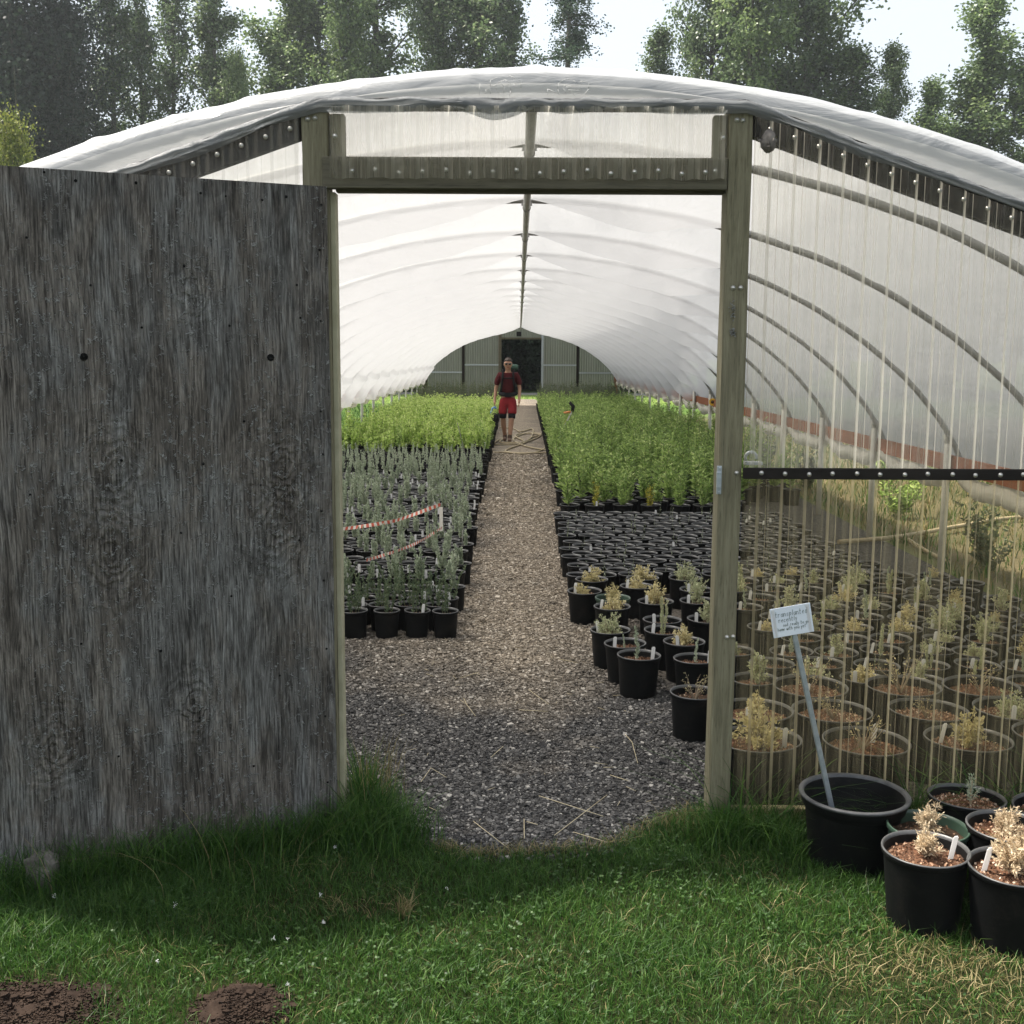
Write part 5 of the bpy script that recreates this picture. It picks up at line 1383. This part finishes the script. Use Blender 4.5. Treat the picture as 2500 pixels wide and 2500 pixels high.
# mole hills and the rock
def lump(name, loc, rx, ry, h, mat, label, cat, seed=1, n=46, bumps=.25, flat=False):
    g = MB(); r_ = np.random.default_rng(seed)
    ph = r_.uniform(0, 6.28, 12)
    rr = np.linspace(0, 1, n // 2); a = np.linspace(0, 2 * np.pi, n + 1)
    Q, A = np.meshgrid(rr, a, indexing='ij')
    rad = Q * (1 + .14 * np.sin(2 * A + ph[0]) + .12 * np.sin(3 * A + ph[1]) + .08 * np.sin(5 * A + ph[2]) + .05 * np.sin(9 * A + ph[9]))
    z = h * np.clip(1 - Q ** 2.2, 0, 1) ** (.9 if not flat else .35) - .006
    X, Y = rad * rx * np.cos(A), rad * ry * np.sin(A)
    nz = (np.sin(X * 160 + ph[3]) * np.cos(Y * 140 + ph[4]) + .7 * np.sin(X * 310 + Y * 250 + ph[5]) + .6 * np.cos(X * 90 - Y * 110 + ph[6])) * .3
    z = z + nz * h * bumps * (1 - Q ** 3) + h * .45 * (np.sin(X * 38 + ph[7]) * np.cos(Y * 45 + ph[8])) * (1 - Q ** 2); z[:, -1] = z[:, 0]
    g.grid(np.stack([X, Y, z], -1))
    k = 5200 if not flat else 120
    q = np.sqrt(r_.random(k)) * 1.05 + np.abs(r_.normal(0, .10, k)); t = r_.uniform(0, 6.28, k)
    zz = h * np.clip(1 - q ** 2.2, 0, 1) ** .9
    s = .0018 * r_.lognormal(0, .55, k) * (1 if not flat else .3)
    cube = np.array([[i, j, l] for l in (-1, 1) for j in (-1, 1) for i in (-1, 1)], float)
    F0 = np.array([[0, 2, 3, 1], [4, 5, 7, 6], [0, 1, 5, 4], [2, 6, 7, 3], [0, 4, 6, 2], [1, 3, 7, 5]])
    V = cube[None] * r_.uniform(.5, 1.1, (k, 8, 3)) * s[:, None, None] + np.stack([q * rx * np.cos(t), q * ry * np.sin(t), zz], -1)[:, None]
    g.add(V.reshape(-1, 3), (F0[None] + np.arange(k)[:, None, None] * 8).reshape(-1, 4))
    o = g.build(name, mat); o.location = loc; return tag(o, label, cat)
lump('dirt_mound', (-.775, 2.80, 0), .125, .115, .048, M['dirt'], 'rounded brown dirt mound in the grass near the picture bottom', 'dirt mound', 3)
lump('dirt_mound', (-1.36, 2.78, 0), .25, .155, .024, M['dirt'], 'wide flat patch of loose reddish dirt in the bottom corner of the lawn', 'dirt mound', 5)
lump('worn_soil', (1.0, 2.68, -.002), .26, .06, .012, M['dirt'], 'thin worn strip of bare soil in the dry grass below the outside pots', 'soil patch', 8)
g = MB()
import bmesh
bm = bmesh.new(); bmesh.ops.create_icosphere(bm, subdivisions=4, radius=1)
V = np.array([v.co[:] for v in bm.verts]); F = np.array([[v.index for v in f.verts] for f in bm.faces]); bm.free()
d = 1 + .10 * np.sin(V[:, 0] * 4 + 1) * np.cos(V[:, 2] * 5) + .07 * np.sin(V[:, 1] * 7 + V[:, 2] * 6) + .03 * np.sin(V[:, 0] * 19) * np.cos(V[:, 2] * 17) + .02 * rng.normal(size=len(V))
V = np.sign(V) * np.abs(V) ** .7 * d[:, None] * np.array([.052, .045, .075]); g.add(V, F, 0)
o = g.build('rock', M['stone']); o.location = (-1.585, 3.47, .055); tag(o, 'rough upright grey brown rock at the foot of the open door', 'rock')

# rough grass outside to the right, seen through the clear wall
g = MB()
V, F = grass(26000, U(3.45, 9), U(4.2, 30), lambda x, y, n: rng.uniform(.06, .2, n), lambda n: rng.uniform(.006, .014, n), .6, 3); g.add(V, F, (np.arange(len(F)) // 2 % 5 > 2).astype(int))
V, F = grass(14000, U(-9, -3.45), U(4.2, 38), lambda x, y, n: rng.uniform(.06, .25, n), lambda n: rng.uniform(.008, .016, n), .6, 3); g.add(V, F, 0)
V, F = grass(16000, U(-7, 7), U(39.6, 49), lambda x, y, n: rng.uniform(.03, .08, n), lambda n: rng.uniform(.012, .02, n), .6, 3, lambda x, y: (np.abs(x) > .65) | (y > 44.4)); g.add(V, F, 2)
o = g.build('rough_grass', [M['grass'], M['drygrass'], M['lime']]); tag(o, 'rough half dry grass growing along both sides of the greenhouse', 'grass', kind='stuff')

# ------------------------------------------------------------------ trees
def tree_crown(H, W, n_limb, n_leaf, leaf, z0, shape, mat, cl=.45, up=1.3, per=10):
    """limbs rising from the trunk carry clusters of leaves; gaps stay between the clusters"""
    g = MB(); t_ = MB()
    zs = np.linspace(0, H * .97, 9); tx = np.cumsum(rng.normal(0, .10, 9)) * .6; ty = np.cumsum(rng.normal(0, .10, 9)) * .6; tx -= tx[0]; ty -= ty[0]
    t_.tube(np.stack([tx, ty, zs], -1), np.linspace(.17, .02, 9) * H / 16, 7)
    C = []
    for i in range(n_limb):
        f = rng.random() ** .85; z = z0 + (H * .96 - z0) * f
        r_ = W * shape(f) * rng.uniform(.35, 1.1)
        a = rng.uniform(0, 6.28)
        b = np.array([np.interp(z, zs, tx), np.interp(z, zs, ty), z])
        e = b + np.array([math.cos(a) * r_, math.sin(a) * r_, up * r_ * rng.uniform(.5, 1.2)])
        t = np.linspace(0, 1, 5); P_ = b + (e - b) * t[:, None]; P_[:, 2] -= .22 * r_ * t * (1 - t) * (1 if up > 0 else -1)
        t_.tube(P_, np.linspace(.045, .010, 5) * H / 16, 4, 0, False)
        for j in range(per):
            q = rng.uniform(.25, 1.08); c = b + (e - b) * q + rng.normal(0, .16, 3) * r_ * .5
            C.append(c)
    C = np.array(C); k = n_leaf // len(C)
    sizes = rng.lognormal(0, .5, len(C))
    idx = rng.choice(len(C), n_leaf, p=sizes / sizes.sum())
    P_ = C[idx] + rng.normal(0, 1, (n_leaf, 3)) * cl * np.array([.5, .5, .6]) * (sizes[idx] ** .4)[:, None]
    D = unit(n_leaf); D[:, 2] -= .2
    g.leaves(P_, D, leaf * rng.uniform(.7, 1.3, n_leaf), leaf * .8 * rng.uniform(.7, 1.2, n_leaf))
    return g.mesh('crown', [mat]), t_.mesh('trunk', [M['bark']])
pop = lambda f: (.55 + .9 * f) * (1 - f) ** .55 + .05
rnd = lambda f: (math.sin(math.pi * min(1, max(0, f * .92 + .08)))) ** .6
con = lambda f: (1 - f) * 1.05 + .04
TR = {'poplar': [tree_crown(18, 1.5, 80, 21000, .12, 2.5, pop, M['poplar'], .30) for _ in range(3)],
      'pale': [tree_crown(16, 1.7, 80, 26000, .12, 2, pop, M['poplar2'], .32) for _ in range(2)],
      'broad': [tree_crown(19, 2.6, 120, 52000, .135, 2.5, pop, M['poplar'], .36) for _ in range(2)],
      'dark': [tree_crown(19, 3.2, 140, 60000, .16, 1, rnd, M['darktree'], .75) for _ in range(1)],
      'larch': [tree_crown(19, 2.7, 130, 30000, .085, 2.5, con, M['larch'], .20, -.12, 16)],
      'bush': [tree_crown(5.5, 2.6, 90, 36000, .15, .15, rnd, M['darktree'], .5)],
      'ybush': [tree_crown(9, 1.4, 50, 9000, .10, 1, rnd, M['bushy'], .4)]}
def plant_tree(kind, X, Y, H, wid, label, i=0):
    cr, tk = TR[kind][i % len(TR[kind])]
    base = {'poplar': (18, 1.5), 'pale': (16, 1.7), 'broad': (19, 2.6), 'dark': (19, 3.2), 'larch': (19, 2.7), 'bush': (5.5, 2.6), 'ybush': (9, 1.4)}[kind]
    r = empty('tree' if 'bush' not in kind else 'bush', (X, Y, 0), random.uniform(0, 6.28)); s = wid / base[1] * (1.5 if kind in ('poplar', 'pale') else 1.3 if kind in ('broad', 'dark', 'larch') else 1.0)
    r.scale = (s, s, H / base[0])
    mobj('crown', cr, r); mobj('trunk', tk, r)
    tag(r, label, 'tree' if 'bush' not in kind else 'bush', {'poplar': 'poplars behind the greenhouse', 'pale': 'poplars behind the greenhouse', 'broad': 'broad trees behind the greenhouse', 'dark': 'dark trees at the left', 'bush': 'bushes beyond the far door'}.get(kind))
X = lambda px_, Y: -.038 + (px_ - 1266) / 2750 / 1.037 * Y
TL = [('dark', 40, 46, 22, 2.9, 'huge dark tree filling the top left corner'), ('dark', 150, 47, 15.2, 1.9, 'dark shorter tree against the left corner giant'), ('ybush', 8, 24, 6.6, .72, 'yellow green sunlit bush at the left edge above the door'),
      ('poplar', 272, 50, 19.0, 1.15, 'slim poplar beside the dark tree'), ('poplar', 345, 52, 20, 1.05, 'airy poplar with a pale trunk seen through'), ('poplar', 425, 51, 19.5, 1.1, 'narrow poplar third from the dark tree'), ('poplar', 525, 50, 19, 1.25, 'poplar just left of the bright sky gap'),
      ('pale', 585, 49, 14.5, .7, 'low pale poplar in the sky gap left of centre'), ('pale', 690, 52, 18.6, 1.7, 'pale green poplar right of the sky gap'), ('poplar', 780, 53, 20.5, 1.4, 'poplar behind the left end of the header roof'), ('pale', 850, 50, 19.5, 1.3, 'light poplar above the left door post'),
      ('poplar', 940, 52, 22, 1.7, 'tall poplar left of the ridge'), ('broad', 1060, 54, 23, 2.0, 'broad tree with open limbs just left of the ridge'), ('poplar', 1165, 53, 22, 1.7, 'dark poplar right above the ridge'), ('poplar', 1240, 54, 20, 1.2, 'poplar touching the larch'),
      ('larch', 1375, 50, 21, 2.9, 'larch with drooping branches right of the ridge'), ('poplar', 1605, 52, 16.3, 1.0, 'small round tree at left foot of the tall group'), ('broad', 1725, 52, 23, 2.1, 'tall grey green tree, left of the tall group'), ('pale', 1840, 50, 22.5, 1.7, 'sunlit tree in the middle of the tall group'),
      ('broad', 1950, 53, 25, 3.0, 'tallest spreading tree of the right group'), ('poplar', 2080, 51, 15.4, 1.3, 'lower tree filling the right flank of the tall group'), ('poplar', 2165, 50, 15.2, .9, 'small pointed tree beside the right sky gap'),
      ('pale', 2262, 49, 13.3, 1.2, 'pale loose tree at the right sky gap'), ('pale', 2210, 46, 10.8, 1.1, 'low bright bush like tree above the right roof slope'), ('pale', 2400, 51, 17.2, 1.8, 'light green pointed tree in the upper right'), ('pale', 2495, 50, 14.8, 1.5, 'yellow green tree at the right edge'), ('poplar', 2350, 55, 13.0, 1.4, 'dark green tree behind the right edge trees'),
      ('pale', 2640, 52, 16, 1.8, 'pale tree beyond the right edge'), ('dark', -160, 50, 20, 3, 'dark tree beyond the left edge')]
for i, (k_, px_, Y, H, w_, lab) in enumerate(TL): plant_tree(k_, X(px_, Y), Y, H, w_ , lab, i)
BL = ['dark bush left in the far doorway', 'dark bush right in the far doorway']
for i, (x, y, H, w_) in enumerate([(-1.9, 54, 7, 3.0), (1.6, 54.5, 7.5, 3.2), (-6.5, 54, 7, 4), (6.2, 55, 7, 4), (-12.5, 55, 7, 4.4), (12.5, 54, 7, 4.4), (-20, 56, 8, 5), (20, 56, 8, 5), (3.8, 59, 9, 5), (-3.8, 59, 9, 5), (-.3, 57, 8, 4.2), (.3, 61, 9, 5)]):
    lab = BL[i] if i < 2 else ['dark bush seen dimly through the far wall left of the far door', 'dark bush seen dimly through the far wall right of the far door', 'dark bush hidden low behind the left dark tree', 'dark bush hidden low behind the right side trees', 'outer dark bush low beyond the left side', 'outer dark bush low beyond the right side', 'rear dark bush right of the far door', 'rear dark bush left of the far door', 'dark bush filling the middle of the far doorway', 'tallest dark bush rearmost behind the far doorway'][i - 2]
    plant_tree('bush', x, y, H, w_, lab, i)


# ------------------------------------------------------------------ smoky summer air
g = MB(); g.box((-75, -70, -1.0), (75, 75, 32))
hm, hn, ho = new_mat('thin_haze')
pv = hn.nodes.new('ShaderNodeVolumePrincipled'); pv.inputs['Color'].default_value = (.86, .92, .96, 1)
pv.inputs['Density'].default_value = .0007; pv.inputs['Anisotropy'].default_value = .35
hn.links.new(pv.outputs[0], ho.inputs['Volume'])
tag(g.build('haze', hm), 'thin pale haze softening the far trees', 'haze', kind='stuff')

# weeds outside the right wall
WE = [bush_plant(.75, .32, .07, .03, 16, 40, [M['dullgreen'], M['stem']]), bush_plant(.6, .4, .06, .03, 18, 40, [M['green'], M['stem']])]
for i, (x, y, sc_, lab) in enumerate([(3.75, 9.0, .9, 'dark leafy weed clump outside the side wall beside the grey hose'), (4.1, 12.2, 1.1, 'green weed clump beyond the grey hose outside the wall'), (3.7, 14.5, .9, 'leafy weed clump against the side of the greenhouse further back'),
                                  (5.0, 9.6, 1.0, 'weed clump out in the dry grass right of the greenhouse'), (3.8, 17.5, 1.0, 'farthest leafy weed clump along the right side wall'), (3.65, 7.2, .7, 'low weed clump nearest the front corner outside the wall')]):
    o = bpy.data.objects.new('weed_clump', WE[i % 2]); COL.objects.link(o); o.location = (x, y, 0); o.scale = (sc_, sc_, sc_); o.rotation_euler = (0, 0, i * 1.3)
    tag(o, lab, 'weed', 'weeds outside the right wall')
